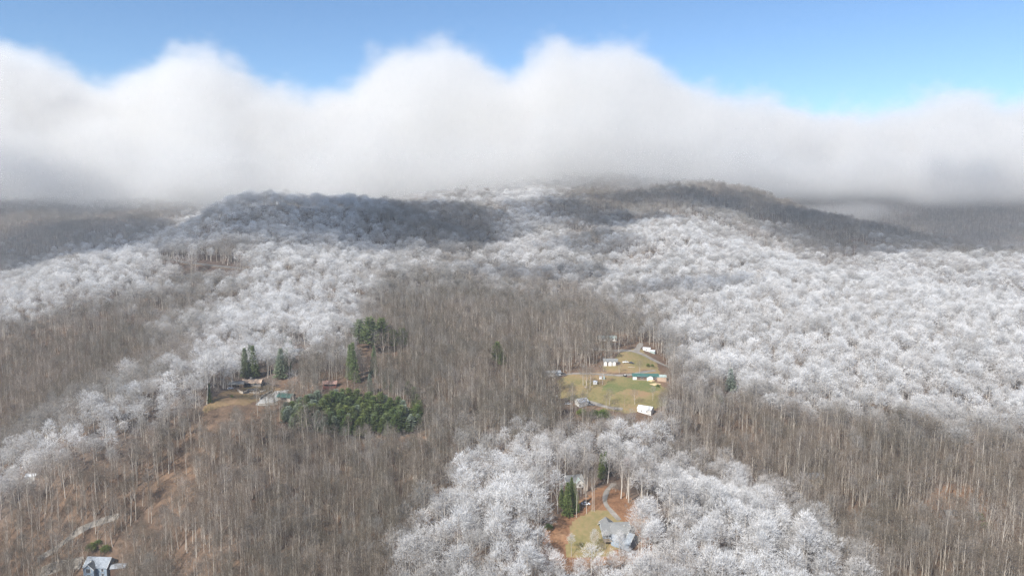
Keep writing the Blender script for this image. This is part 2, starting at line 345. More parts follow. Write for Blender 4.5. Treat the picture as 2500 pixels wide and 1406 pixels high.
def deciduous(H, lo, cw, ncl, ntw, tw, tl, spread, lump=.25, flat=.5):
    """a forest tree: straight trunk, limbs that rise to bunches of twigs spread over a domed crown"""
    T, C = Wood(), Wood()
    lean = Vector((random.uniform(-.03, .03), random.uniform(-.03, .03), 0)); bend = Vector((random.uniform(-.5, .5), random.uniform(-.5, .5), 0))
    tp = lambda t: Vector((0, 0, -1.5 + t * (H * 0.93 + 1.5))) + lean * H * t + bend * math.sin(t * 3.1)
    ts = [0, .2, .4, .55, .7, .85, 1]; r0 = 0.009 * H + 0.04
    T.limb([tp(t) for t in ts], [r0 * (1 - .88 * t) + .015 for t in ts], 5)
    ph0 = random.random() * 6.28; lob = [random.uniform(1 - lump, 1 + lump * .7) for _ in range(7)]
    nl = 13; limbs = []
    for i in range(nl):
        t = lo * .8 + (.9 - lo * .8) * (i + random.random() * .7) / nl; p = tp(t); az = i * 2.4 + random.uniform(-.4, .4)
        rel = (t - lo * .8) / (.9 - lo * .8); out = cw * (.72 - .42 * rel) * random.uniform(.8, 1.1); rise = (H * .96 - p.z) * random.uniform(.35, .6)
        q1 = p + Vector((math.cos(az) * out * .55, math.sin(az) * out * .55, rise * .42)); q2 = p + Vector((math.cos(az) * out, math.sin(az) * out, rise))
        rr = max(.035, r0 * .45 * (1 - .7 * t)); T.limb([p, q1, q2], [rr, rr * .65, rr * .35]); limbs.append((p, q1, q2, rr))
    for i in range(ncl):
        u = (i + .5) / ncl; zz = 1 - u * 1.25                       # golden spiral over the dome, a little below its equator
        az = i * 2.39996 + ph0; rr_ = math.sqrt(max(0, 1 - zz * zz)); k = lob[int((az % 6.283) / 6.283 * 7) % 7] * random.uniform(.78, 1.06)
        base = H * lo; ch = H * (1 - lo); sh = random.choice((1, 1, 1, .72, .5))
        c = Vector((math.cos(az) * rr_ * cw * k * sh, math.sin(az) * rr_ * cw * k * sh, base + ch * (.42 + .56 * max(zz, -.3) * (1 if sh == 1 else .8)))) + lean * H * .8
        nrm = Vector((math.cos(az) * rr_ / cw * 4, math.sin(az) * rr_ / cw * 4, max(.35, zz) + flat)).normalized()
        best = min(limbs, key=lambda l: (l[2] - c).length + (l[1] - c).length * .5 + (3 if l[1].z > c.z else 0))
        b = best[1].lerp(best[2], random.uniform(.2, 1)); m = b.lerp(c, .5) + Vector((0, 0, -.2))
        C.limb([b, m, c], [best[3] * .38, .03, .018])
        for q in range(ntw):
            o = b.lerp(c, random.uniform(.55, 1)) if q % 3 == 0 else c + Vector((random.gauss(0, .42), random.gauss(0, .42), random.gauss(0, .38)))
            d = rnd_dir(nrm, R(abs(random.gauss(0, spread)))); C.sliver(o, o + d * tl * random.uniform(.5, 1.25), tw * random.uniform(.6, 1.4))
    return T, C
def conifer(H, wd, open_=0.0, kind='spruce'):
    T, C = Wood(), Wood()
    T.limb([Vector((0, 0, -1.2)), Vector((0, 0, H * .5)), Vector((0, 0, H))], [.012 * H + .06, .008 * H + .04, .02], 5)
    nw = int(H * (2.0 if kind == 'spruce' else 1.25))
    for i in range(nw):
        t = (i + random.random() * .5) / nw; z = H * (.07 + .93 * t) if kind == 'spruce' else H * (.22 + .78 * t)
        if kind == 'spruce': L = wd * (1 - t) ** .8 + .25
        else: L = wd * (math.sin(min(1, (1 - t) * 1.25 + .12) * 1.57)) * random.uniform(.65, 1.15) + .3
        nb = 7 if kind == 'spruce' else 6
        for j in range(nb):
            if random.random() < open_: continue
            az = i * 1.1 + j * 2 * math.pi / nb + random.uniform(-.3, .3); l = L * random.uniform(.75, 1.15)
            dz = (-.25 + .45 * t) if kind == 'spruce' else random.uniform(.05, .45)
            e = Vector((math.cos(az), math.sin(az), dz)).normalized(); p = Vector((0, 0, z)); q = p + e * l + Vector((0, 0, .12 * l))
            C.limb([p, q], [.05, .015])
            side = Vector((-math.sin(az), math.cos(az), 0)); nn = max(5, int(l * (5.5 if kind == 'spruce' else 8.0)))
            for k in range(nn):
                s = .18 + .82 * (k + random.random()) / nn; o = p.lerp(q, s)
                sg = 1 if k % 2 else -1
                dd = (side * sg * random.uniform(.5, 1) + e * random.uniform(.4, 1) + Vector((0, 0, random.uniform(-.35, .45)))).normalized()
                C.sliver(o, o + dd * random.uniform(.5, 1.0) * (1.15 - .5 * s) * (1 if kind == 'spruce' else 1.1), random.uniform(.28, .5))
                if random.random() < .5: C.sliver(o, o + (e + Vector((0, 0, random.uniform(-.1, .7)))).normalized() * .7, .3)
    return T, C
def shrub(H, wd, n, tw):
    C = Wood(); T = Wood()
    for i in range(6):
        az = i * 1.05; q = Vector((math.cos(az) * wd * .5, math.sin(az) * wd * .5, H * .6)); T.limb([Vector((0, 0, -.3)), q], [.05, .02])
    for i in range(n):
        az = random.uniform(0, 6.283); ph = random.random() ** .5; rr = random.uniform(.45, 1)
        o = Vector((math.cos(az) * wd * ph * rr, math.sin(az) * wd * ph * rr, H * (.15 + .8 * math.sqrt(max(0, 1 - ph * ph)) * rr)))
        d = (Vector((o.x, o.y, o.z * .8)).normalized() + Vector((random.gauss(0, .5), random.gauss(0, .5), random.gauss(0, .4)))).normalized()
        C.sliver(o, o + d * random.uniform(.3, .8), tw)
    return T, C
KIND = {}      # kind -> list of (trunk mesh, crown mesh, joined mesh, height)
def add_variant(kind, TC, H, mt, mc):
    T, C = TC
    a = mesh_np('trunk', [tuple(v) for v in T.V], T.T, [mt]); b = mesh_np('crown', [tuple(v) for v in C.V], C.T, [mc])
    V = [tuple(v) for v in T.V + C.V]; k = len(T.V); TT = T.T + [(p + k, q + k, r + k) for p, q, r in C.T]
    j = mesh_np('tree', V, TT, [mt, mc], [0] * len(T.T) + [1] * len(C.T))
    KIND.setdefault(kind, []).append((a, b, j, H))
for i in range(7):
    H = 22; add_variant('bare', deciduous(H, random.uniform(.38, .62), random.uniform(2.3, 3.7), 48, 14, .05, 1.5, 36), H, M_TRUNK, M_TWIG)
for i in range(5):
    H = 20; add_variant('bare', deciduous(H, .34, 4.6, 70, 14, .05, 1.5, 38), H, M_TRUNK, M_TWIG)
for i in range(12):
    q = i % 4; H = 21; add_variant('frosted', deciduous(H, (.34, .42, .5, .3)[q], (5.6, 4.2, 3.3, 4.8)[q] * random.uniform(.9, 1.1), (108, 82, 64, 96)[q], (14, 16, 16, 12)[q], .07, (1.35, 1.4, 1.4, 1.6)[q], (48, 38, 34, 58)[q], (.25, .35, .3, .45)[q]), H, M_TRUNK, M_TWIG)
for i in range(4):
    H = 16; add_variant('pine', conifer(H, 3.2, .1, 'pine'), H, M_PBARK, M_NEEDLE)
for i in range(3):
    H = 17; add_variant('spruce', conifer(H, 2.9, .05, 'spruce'), H, M_PBARK, M_NEEDLE)
for i in range(3):
    H = 5; add_variant('brush', shrub(H, 2.4, 420, .05), H, M_TRUNK, M_TWIG)
for i in range(2):
    H = 3; add_variant('evergreen_shrub', shrub(H, 1.8, 700, .16), H, M_PBARK, M_NEEDLE)

def scatter(x0, x1, y0, y1, step, seed):
    r = np.random.default_rng(seed); gx, gy = np.meshgrid(np.arange(x0, x1, step), np.arange(y0, y1, step))
    gx = gx + r.uniform(-.48, .48, gx.shape) * step; gy = gy + r.uniform(-.48, .48, gy.shape) * step
    return gx.ravel(), gy.ravel(), r
def wood_points(step, ya, yb, seed, margin=45):
    x, y, r = scatter(-.78 * yb - margin, .78 * yb + margin, ya, yb, step, seed)
    k = np.abs(x) < .76 * y + margin; x, y = x[k], y[k]; z = height(x, y)
    px, py = project(x, y, z)
    keep = np.ones(len(x), bool)
    cx = px + vnoise(x, y, 8, 31) * 7; cy_ = py + vnoise(x, y, 8, 32) * 5
    for poly in CLEAR: keep &= ~inside(poly, cx, cy_)
    for poly in THIN: keep &= ~(inside(poly, cx, cy_) & (r.random(len(x)) < .30))
    return x[keep], y[keep], z[keep], px[keep], py[keep], r
rg = np.random.default_rng(99)
def soft_frost(x, y, z):
    f = np.zeros(len(x))
    for k in range(7):
        dx, dz = ((0, 0), (1, 0), (-1, 0), (0, 1), (0, -1), (.7, .7), (-.7, -.7))[k]
        q = y / 1720.0; f += frost_at(x + dx * 48 * q, y, z + dz * 42 * q)
    return f / 7
XX = []
for cls, steps in (('bare', (5.3, 5.8, 6.6, 9.0)), ('frosted', (8.2, 8.8, 9.6, 12.0))):
    for n_, (step, ya, yb) in enumerate(zip(steps, (235, 620, 1000, 1900), (620, 1000, 1900, 4200))):
        x, y, z, px, py, r = wood_points(step, ya, yb, n_ + (1 if cls == 'bare' else 11))
        f = soft_frost(x, y, z + 15); thr = .38 + .22 * vnoise(x, y, 26, 77) + .26 * vnoise(x, y, 7, 78)
        k = (f > thr) if cls == 'frosted' else (f <= thr)
        XX.append(np.stack([x[k], y[k], z[k], f[k], np.full(k.sum(), cls == 'frosted')]))
TX, TY, TZ, FR, isf = np.concatenate(XX, 1); isf = isf > .5; N = len(TX)
FRj = np.clip(FR * np.where(isf, 1.05, .6) + rg.normal(0, np.where(isf, .22, .10), N), 0, 1)
HT = rg.normal(1, .2, N).clip(.55, 1.4) * (1 + .10 * vnoise(TX, TY, 40, 21)); HT *= np.where(TY > 1900, 1.2, 1)
ok = ~(hides(TX, TY, TZ, 21 * HT) & (isf | (rg.random(N) < .84)))
ok &= isf | (rg.random(N) > np.clip(vnoise(TX, TY, 22, 88) * 1.2 - .25, 0, .75)); TX, TY, TZ, FR, isf, FRj, HT = [q[ok] for q in (TX, TY, TZ, FR, isf, FRj, HT)]; N = len(TX)
ROT = rg.random(N) * 6.283; TINT = np.clip(.5 + .6 * vnoise(TX, TY, 70, 41) + .4 * vnoise(TX, TY, 25, 42) + rg.normal(0, .3, N), 0, 1)

SRC = {}
def source_collection(kind):
    c = bpy.data.collections.new('sources_' + kind)
    for i, (a, b, j, H) in enumerate(KIND[kind]):
        o = bpy.data.objects.new('%s_source_%02d' % (kind, i), j); c.objects.link(o)
    SRC[kind] = c
def wood_stuff(name, kind, x, y, z, scl, rot, frost, tint, label, cat):
    """a wood too far off to pick trees from: one object, one tree on each point"""
    if kind not in SRC: source_collection(kind)
    n = len(x); me = bpy.data.meshes.new(name); me.vertices.add(n)
    me.vertices.foreach_set('co', np.stack([x, y, z], 1).astype(np.float32).ravel())
    def at(nm, ty, v):
        q = me.attributes.new(nm, ty, 'POINT'); q.data.foreach_set('vector' if ty == 'FLOAT_VECTOR' else 'value', v.ravel())
    at('frost', 'FLOAT', frost.astype(np.float32)); at('tint', 'FLOAT', tint.astype(np.float32))
    at('turn', 'FLOAT_VECTOR', np.stack([rg.normal(0, .03, n), rg.normal(0, .03, n), rot], 1).astype(np.float32))
    s = np.asarray(scl); wv = s * rg.uniform(.85, 1.2, n) * (1.2 if kind == 'frosted' else 1.0) * (1 + .25 * ((y > 880) & (y < 2000))); at('size', 'FLOAT_VECTOR', np.stack([wv, wv, s], 1).astype(np.float32))
    at('pick', 'INT', rg.integers(0, len(KIND[kind]), n).astype(np.int32))
    o = link(bpy.data.objects.new(name, me)); put(o, label, cat, kind='stuff')
    g = bpy.data.node_groups.new(name, 'GeometryNodeTree')
    g.interface.new_socket('Geometry', in_out='INPUT', socket_type='NodeSocketGeometry'); g.interface.new_socket('Geometry', in_out='OUTPUT', socket_type='NodeSocketGeometry')
    gi = g.nodes.new('NodeGroupInput'); go = g.nodes.new('NodeGroupOutput'); ip = g.nodes.new('GeometryNodeInstanceOnPoints'); ci = g.nodes.new('GeometryNodeCollectionInfo')
    ci.inputs['Collection'].default_value = SRC[kind]; ci.inputs['Separate Children'].default_value = True; ci.inputs['Reset Children'].default_value = True
    def na(nm, ty):
        q = g.nodes.new('GeometryNodeInputNamedAttribute'); q.data_type = ty; q.inputs['Name'].default_value = nm; return q.outputs['Attribute']
    g.links.new(gi.outputs[0], ip.inputs['Points']); g.links.new(ci.outputs[0], ip.inputs['Instance']); ip.inputs['Pick Instance'].default_value = True
    g.links.new(na('pick', 'INT'), ip.inputs['Instance Index']); g.links.new(na('size', 'FLOAT_VECTOR'), ip.inputs['Scale'])
    e2r = g.nodes.new('FunctionNodeEulerToRotation'); g.links.new(na('turn', 'FLOAT_VECTOR'), e2r.inputs[0]); g.links.new(e2r.outputs[0], ip.inputs['Rotation'])
    g.links.new(ip.outputs[0], go.inputs[0])
    md = o.modifiers.new('trees', 'NODES'); md.node_group = g
    return o
# ------------------------------------------------------------------ meadows, roads, terraces: sheets that lie on the land
def world_poly(px_poly): return [(p.x, p.y) for p in (ground_at(*q) for q in px_poly)]
def drape(name, px_poly, m, off=.08, step=1.5, rough=1.2, kind='structure', label=None, cat=None):
    W = world_poly(px_poly); xs = [p[0] for p in W]; ys = [p[1] for p in W]
    gx = np.arange(min(xs) - step, max(xs) + step * 2, step); gy = np.arange(min(ys) - step, max(ys) + step * 2, step)
    X, Y = np.meshgrid(gx, gy); cxm = (X[:-1, :-1] + X[1:, 1:]) / 2; cym = (Y[:-1, :-1] + Y[1:, 1:]) / 2
    ins = inside(W, cxm + vnoise(cxm, cym, 6, 5) * rough, cym + vnoise(cxm, cym, 5, 6) * rough)
    j, i = np.nonzero(ins); k = X.shape[1]; q = np.stack([j * k + i, j * k + i + 1, (j + 1) * k + i + 1, (j + 1) * k + i], -1)
    used, inv = np.unique(q, return_inverse=True); V = np.stack([X.ravel(), Y.ravel(), height(X.ravel(), Y.ravel()) + off], 1)[used]
    o = link(bpy.data.objects.new(name, mesh_np(name, V, inv.reshape(q.shape), [m], smooth=True))); return put(o, label, cat, kind=kind)
def ribbon(name, px_path, w_, m, off=.12, kind='structure'):
    P = [ground_at(*q) for q in px_path]; pts = []
    for a, b in zip(P, P[1:]):
        n_ = max(2, int((b - a).length / 2)); pts += [a.lerp(b, i / n_) for i in range(n_)]
    pts.append(P[-1])
    for _ in range(6): pts = [pts[0]] + [(pts[i - 1] + pts[i] * 2 + pts[i + 1]) / 4 for i in range(1, len(pts) - 1)] + [pts[-1]]
    V, Q = [], []; K = 4
    for i, p in enumerate(pts):
        d = (pts[min(i + 1, len(pts) - 1)] - pts[max(i - 1, 0)]); d.z = 0; d.normalize(); s = Vector((d.y, -d.x, 0)); wv = w_ * (1 + .12 * math.sin(i * .7))
        for c in range(K + 1):
            q = p + s * (c / K - .5) * wv; V.append((q.x, q.y, float(height(q.x, q.y)) + off))
    for i in range(len(pts) - 1):
        for c in range(K): a = i * (K + 1) + c; Q.append((a, a + 1, a + K + 2, a + K + 1))
    o = link(bpy.data.objects.new(name, mesh_np(name, V, Q, [m], smooth=True))); return put(o, kind=kind)
def patchy(name, stops, s1, s2):
    m = bpy.data.materials.new(name); m.use_nodes = True; t = m.node_tree; b = t.nodes['Principled BSDF']; b.inputs['Roughness'].default_value = 1; b.inputs['Specular IOR Level'].default_value = 0
    tc = t.nodes.new('ShaderNodeTexCoord'); a = t.nodes.new('ShaderNodeTexNoise'); a.inputs['Scale'].default_value = s1; a.inputs['Detail'].default_value = 3
    c = t.nodes.new('ShaderNodeTexNoise'); c.inputs['Scale'].default_value = s2; c.inputs['Detail'].default_value = 6
    for n_ in (a, c): t.links.new(tc.outputs['Object'], n_.inputs['Vector'])
    mt = t.nodes.new('ShaderNodeMath'); mt.operation = 'MULTIPLY_ADD'; mt.inputs[1].default_value = .4; t.links.new(c.outputs[0], mt.inputs[0])
    m2 = t.nodes.new('ShaderNodeMath'); m2.operation = 'MULTIPLY'; m2.inputs[1].default_value = .6; t.links.new(a.outputs[0], m2.inputs[0]); t.links.new(m2.outputs[0], mt.inputs[2])
    r = t.nodes.new('ShaderNodeValToRGB'); t.links.new(mt.outputs[0], r.inputs[0]); e = r.color_ramp.elements
    e[0].position = stops[0][0]; e[0].color = (*stops[0][1], 1); e[1].position = stops[-1][0]; e[1].color = (*stops[-1][1], 1)
    for p, col in stops[1:-1]: x = e.new(p); x.color = (*col, 1)
    t.links.new(r.outputs[0], b.inputs['Base Color']); return m
M_LAWN = patchy('winter_lawn', [(.36, (.14, .13, .058)), (.47, (.20, .165, .080)), (.56, (.24, .175, .095)), (.66, (.26, .165, .10))], .035, .5)
M_GREEN = patchy('green_grass', [(.35, (.10, .125, .05)), (.5, (.145, .145, .062)), (.65, (.21, .17, .08))], .05, .6)
M_DRYLAWN = patchy('dry_terrace_grass', [(.36, (.13, .105, .055)), (.5, (.19, .135, .078)), (.65, (.24, .16, .10))], .05, .6)
M_LITTER = patchy('dry_oak_leaves', [(.35, (.13, .07, .042)), (.5, (.21, .115, .065)), (.65, (.27, .165, .10))], .08, .9)
M_GRAVEL = patchy('gravel', [(.35, (.16, .145, .125)), (.5, (.23, .21, .185)), (.65, (.29, .265, .24))], .3, 2.5)
M_ASPHALT = patchy('worn_asphalt', [(.35, (.07, .068, .066)), (.6, (.12, .115, .11))], .3, 2)
M_SLAB = patchy('concrete', [(.35, (.27, .265, .25)), (.6, (.42, .41, .385))], .4, 3)
M_CLAY = patchy('red_clay', [(.35, (.085, .062, .047)), (.5, (.135, .092, .065)), (.65, (.17, .12, .085))], .1, .8)
drape('oak_litter', [(1318,1345),(1335,1290),(1400,1240),(1440,1205),(1480,1185),(1515,1200),(1560,1235),(1592,1280),(1600,1340),(1580,1370),(1500,1380),(1400,1400),(1340,1406)], M_LITTER, .05, kind='stuff', label='carpet of rust coloured fallen leaves round the grey roofed house', cat='leaves')
drape('lawn', [(1380,1330),(1392,1292),(1418,1262),(1450,1245),(1485,1245),(1512,1270),(1535,1290),(1540,1325),(1500,1352),(1440,1368),(1385,1362)], M_LAWN, .10)
drape('lawn', [(1362,972),(1362,930),(1395,912),(1470,908),(1500,915),(1540,925),(1600,935),(1630,950),(1628,985),(1590,1005),(1530,1010),(1480,1000),(1450,985),(1410,978)], M_LAWN, .10)
drape('lawn', [(1512,862),(1560,850),(1605,885),(1612,918),(1560,912),(1480,910),(1470,895),(1500,880)], M_LAWN, .10)
drape('grass_field', [(1480,935),(1520,920),(1600,935),(1620,950),(1590,958),(1530,950),(1490,965),(1470,955)], M_GREEN, .16)
drape('terrace_lawn', [(535,965),(560,952),(600,944),(650,940),(690,948),(690,960),(640,975),(600,990),(560,990),(500,1010),(490,1000)], M_DRYLAWN, .10)
drape('clay_bank', [(450,1060),(480,1020),(520,990),(600,985),(660,992),(700,985),(735,990),(700,1010),(640,1015),(580,1025),(530,1060),(480,1080)], M_CLAY, .06)
drape('clay_bank', [(800,960),(845,935),(850,955),(835,975),(800,972)], M_CLAY, .06, step=1.2)
drape('clay_bank', [(1480,840),(1560,820),(1640,835),(1660,870),(1600,860),(1540,850)], M_CLAY, .04)
drape('clay_bank', [(1868,952),(1890,950),(1950,985),(1935,995),(1880,975)], M_CLAY, .04)
drape('leafy_bank', [(10,1290),(30,1255),(100,1260),(95,1300),(40,1310)], M_CLAY, .04)
drape('leafy_bank', [(2250,1230),(2300,1180),(2400,1190),(2440,1290),(2340,1300)], M_LITTER, .04)
ribbon('gravel_driveway', [(1512,1270),(1500,1258),(1488,1245),(1474,1232),(1476,1215),(1484,1195),(1500,1180)], 2.7, M_GRAVEL, .2)
ribbon('gravel_road', [(1655,905),(1625,893),(1600,882),(1575,868),(1552,858),(1528,856),(1500,858)], 6.5, M_GRAVEL, .2)
ribbon('gravel_road', [(1552,859),(1560,848),(1566,838)], 5, M_GRAVEL, .24)
ribbon('gravel_driveway', [(1355,918),(1400,912),(1470,914),(1510,918),(1548,914),(1600,905)], 4.2, M_GRAVEL, .2)
ribbon('gravel_driveway', [(1436,981),(1460,988),(1485,996),(1520,1000)], 4.5, M_GRAVEL, .2)
ribbon('gravel_road', [(90,1370),(125,1350),(160,1320),(190,1300),(230,1280),(290,1262)], 2.4, M_GRAVEL, .2)
ribbon('gravel_driveway', [(100,1400),(150,1382),(200,1380)], 4.5, M_GRAVEL, .2)
M_BANK = patchy('damp_brown_bank', [(.35, (.035, .028, .024)), (.6, (.085, .060, .048))], .1, .8)
drape('road_bank', [(335,615),(380,622),(600,645),(600,690),(540,700),(470,680),(380,655),(330,640)], M_BANK, .15, step=3)
ribbon('road', [(340,628),(400,636),(450,642),(500,647),(570,654),(620,660)], 3.2, M_ASPHALT, .5)
ribbon('road', [(1860,950),(1885,955),(1910,968),(1950,985)], 8, M_SLAB, .3)
ribbon('gravel_road', [(2000,1085),(2040,1100),(2060,1110)], 5, M_GRAVEL, .2)
ribbon('gravel_road', [(1250,838),(1290,846),(1400,850),(1500,857)], 4, M_GRAVEL, .2)

# ------------------------------------------------------------------ builders for houses and vehicles
class Solid:
    def __init__(s): s.V = []; s.Q = []
    def hull(s, bottom, top):
        b = len(s.V); n_ = len(bottom); s.V += [tuple(v) for v in bottom] + [tuple(v) for v in top]
        s.Q.append(tuple(b + i for i in reversed(range(n_)))); s.Q.append(tuple(b + n_ + i for i in range(n_)))
        for i in range(n_): j = (i + 1) % n_; s.Q.append((b + i, b + j, b + n_ + j, b + n_ + i))
    def box(s, x0, x1, y0, y1, z0, z1): s.hull([(x0, y0, z0), (x1, y0, z0), (x1, y1, z0), (x0, y1, z0)], [(x0, y0, z1), (x1, y0, z1), (x1, y1, z1), (x0, y1, z1)])
    def prism(s, prof, x0, x1):      # (y, z) outline drawn along x
        s.hull([(x0, y, z) for y, z in prof], [(x1, y, z) for y, z in prof])
    def make(s, name, m, parent, xf=None):
        me = bpy.data.meshes.new(name); V = [xf @ Vector(v) for v in s.V] if xf else s.V
        me.from_pydata([tuple(v) for v in V], [], s.Q); me.materials.append(m)
        import bmesh
        bm = bmesh.new(); bm.from_mesh(me); bmesh.ops.recalc_face_normals(bm, faces=bm.faces); bm.to_mesh(me); bm.free()
        return link(bpy.data.objects.new(name, me), parent)
def root(name, px, py, yaw, label, cat, group=None, dz=0, at=None):
    p = at or ground_at(px, py); o = bpy.data.objects.new(name, None); link(o); o.location = p + Vector((0, 0, dz)); o.rotation_euler = (0, 0, R(yaw)); o.empty_display_size = 1
    return put(o, label, cat, group)
M_WHITE = mat('white_paint', (.66, .65, .62), .6, scale=.8, amount=.12); M_GLASS = mat('window_glass', (.03, .035, .045), .12, scale=.5, spec=.6)
M_SHINGLE = mat('grey_shingles', (.20, .20, .195), .9, (.145, .15, .15), 2.2, bump=.3); M_FROSTROOF = mat('frosted_roof', (.27, .30, .33), .8, (.18, .20, .225), 1.2)
M_BLUE = mat('blue_grey_siding', (.24, .30, .36), .7, scale=1.5, amount=.12); M_TAN = mat('tan_roof', (.46, .34, .25), .85, (.38, .28, .21), 1.5)
M_STONE = mat('stone_wall', (.38, .34, .29), .9, (.24, .21, .18), 1.8, bump=.5); M_BROWNW = mat('brown_boards', (.14, .09, .065), .8, scale=2)
M_REDROOF = mat('rusty_red_roof', (.33, .17, .125), .75, (.42, .28, .23), .9); M_REDW = mat('red_boards', (.20, .085, .065), .8, scale=2)
M_GREENR = mat('green_metal_roof', (.03, .095, .08), .5, (.05, .12, .105), .7, spec=.5); M_GREYR = mat('grey_metal_roof', (.32, .34, .36), .6, (.20, .215, .235), .9)
M_WROOF = mat('white_metal_roof', (.62, .64, .66), .5, (.46, .48, .51), .8); M_DARK = mat('dark_rubber', (.03, .03, .03), .8); M_WOOD = mat('weathered_wood', (.30, .24, .18), .85, scale=2)
M_CHIM = mat('pale_stone_chimney', (.55, .50, .42), .9, scale=2); M_SILVER = mat('pale_green_metal', (.35, .42, .40), .5, scale=1)
def gable(rt, cx, cy, yaw, L, W, h, rise, wm, rm, over=.5, base=-2.5, z0=0, trim=M_WHITE, hip=False):
    xf = Matrix.Translation((cx, cy, z0)) @ Matrix.Rotation(R(yaw), 4, 'Z'); s = Solid()
    s.prism([(-W / 2, base), (W / 2, base), (W / 2, h), (0, h + rise), (-W / 2, h)], -L / 2, L / 2); s.make('wall', wm, rt, xf)
    r = Solid(); th = .22; sl = rise / (W / 2); e = W / 2 + over; ze = h - over * sl
    for sg in (-1, 1):
        r.hull([(-L / 2 - over, sg * e, ze + .02), (L / 2 + over, sg * e, ze + .02), (L / 2 + over, 0, h + rise + .02), (-L / 2 - over, 0, h + rise + .02)],
               [(-L / 2 - over, sg * e, ze + th), (L / 2 + over, sg * e, ze + th), (L / 2 + over, 0, h + rise + th), (-L / 2 - over, 0, h + rise + th)])
    ro = r.make('roof', rm, rt, xf)
    if trim:
        for sx in (-1, 1):
            b = Solid(); x = sx * (L / 2 + over)
            for sg in (-1, 1):
                b.hull([(x - .04, sg * (e + .05), ze - .12), (x + .09, sg * (e + .05), ze - .12), (x + .09, 0, h + rise - .12), (x - .04, 0, h + rise - .12)],
                       [(x - .04, sg * (e + .05), ze + .2), (x + .09, sg * (e + .05), ze + .2), (x + .09, 0, h + rise + .2), (x - .04, 0, h + rise + .2)])
            b.make('rake_board', trim, rt, xf)
    return xf, ro
def window(rt, xf, side, u, z, w_, h_, L, W, name='window', frame=M_WHITE, n_=1):
    """side: f (towards -y), b, l, r of a block of size L x W"""
    s = Solid(); g = Solid(); d = .07
    if side in 'fb':
        y = -W / 2 if side == 'f' else W / 2; o = -1 if side == 'f' else 1; a, b = sorted((y + o * .01, y + o * d)); s.box(u - w_ / 2 - .12, u + w_ / 2 + .12, a, b, z - .12, z + h_ + .12)
        a, b = sorted((y + o * (d + .002), y + o * (d + .03)))
        for k in range(n_): x0 = u - w_ / 2 + k * w_ / n_; g.box(x0 + .05, x0 + w_ / n_ - .05, a, b, z, z + h_)
    else:
        x = -L / 2 if side == 'l' else L / 2; o = -1 if side == 'l' else 1; a, b = sorted((x + o * .01, x + o * d)); s.box(a, b, u - w_ / 2 - .12, u + w_ / 2 + .12, z - .12, z + h_ + .12)
        a, b = sorted((x + o * (d + .002), x + o * (d + .03)))
        for k in range(n_): y0 = u - w_ / 2 + k * w_ / n_; g.box(a, b, y0 + .05, y0 + w_ / n_ - .05, z, z + h_)
    f = s.make(name, frame, rt, xf); g.make('pane', M_GLASS, f, xf); return f
def chimney(ro, xf, x, y, z0, z1, m, w_=.9):
    s = Solid(); s.box(x - w_ / 2, x + w_ / 2, y - w_ / 2, y + w_ / 2, z0, z1); s.box(x - w_ / 2 - .08, x + w_ / 2 + .08, y - w_ / 2 - .08, y + w_ / 2 + .08, z1, z1 + .15); s.make('chimney', m, ro, xf)

FRONT = []
# grey roofed house on the knoll
h = root('grey_roof_house', 1500, 1303, 5, 'large house with grey shingle roof and angled frosted wing beside a tan lawn', 'house')
xf, ro = gable(h, 0, 0, 0, 13.6, 11.5, 2.3, 3.4, M_BLUE, M_SHINGLE, .8)
for u in (-5, -2.6): window(h, xf, 'f', u, .5, 1.3, 1.3, 13.6, 11.5, n_=2)
window(h, xf, 'l', 0, .6, 1.6, 1.3, 13.6, 11.5, n_=2); window(h, xf, 'l', 0, 3.2, 1.0, 1.0, 13.6, 11.5); window(h, xf, 'r', 1, .6, 1.4, 1.3, 13.6, 11.5)
s = Solid(); s.box(4.2, 4.5, -2.6, -2.3, 4.6, 5.4); s.make('vent_pipe', M_WHITE, ro, xf)
xb, _ = gable(h, -3.0, 4.2, 90, 5.5, 6.5, 3.0, 2.4, M_WHITE, M_SHINGLE, .5)
xw, _ = gable(h, 2.2, -4.6, -42, 9, 7.4, 2.8, 2.8, M_BLUE, M_SHINGLE, .5)
xw, _ = gable(h, 3.6, -7.4, -42, 10, 10.4, .9, 3.4, M_BLUE, M_FROSTROOF, .5)
window(h, xw, 'f', -2, .2, 1.4, 1.1, 10, 10.4); window(h, xw, 'f', 1.5, .2, 1.4, 1.1, 10, 10.4)
for a_ in ((1452, 1352, 62, .85), (1478, 1342, 50, .9), (1512, 1350, 58, .92), (1545, 1332, 66, .95), (1568, 1310, 70, .95), (1600, 1325, 80, .95), (1575, 1350, 75, .95), (1395, 1360, 60, .85)): FRONT.append(a_)
s = Solid(); s.box(-7.2, -3.2, -8.4, -5.02, -.4, .1)
for x in (-7.1, -5.2, -3.3): s.box(x, x + .12, -8.4, -8.28, .1, 1.1)
s.box(-7.2, -3.2, -8.36, -8.3, 1.0, 1.1); s.make('deck', M_WOOD, h)
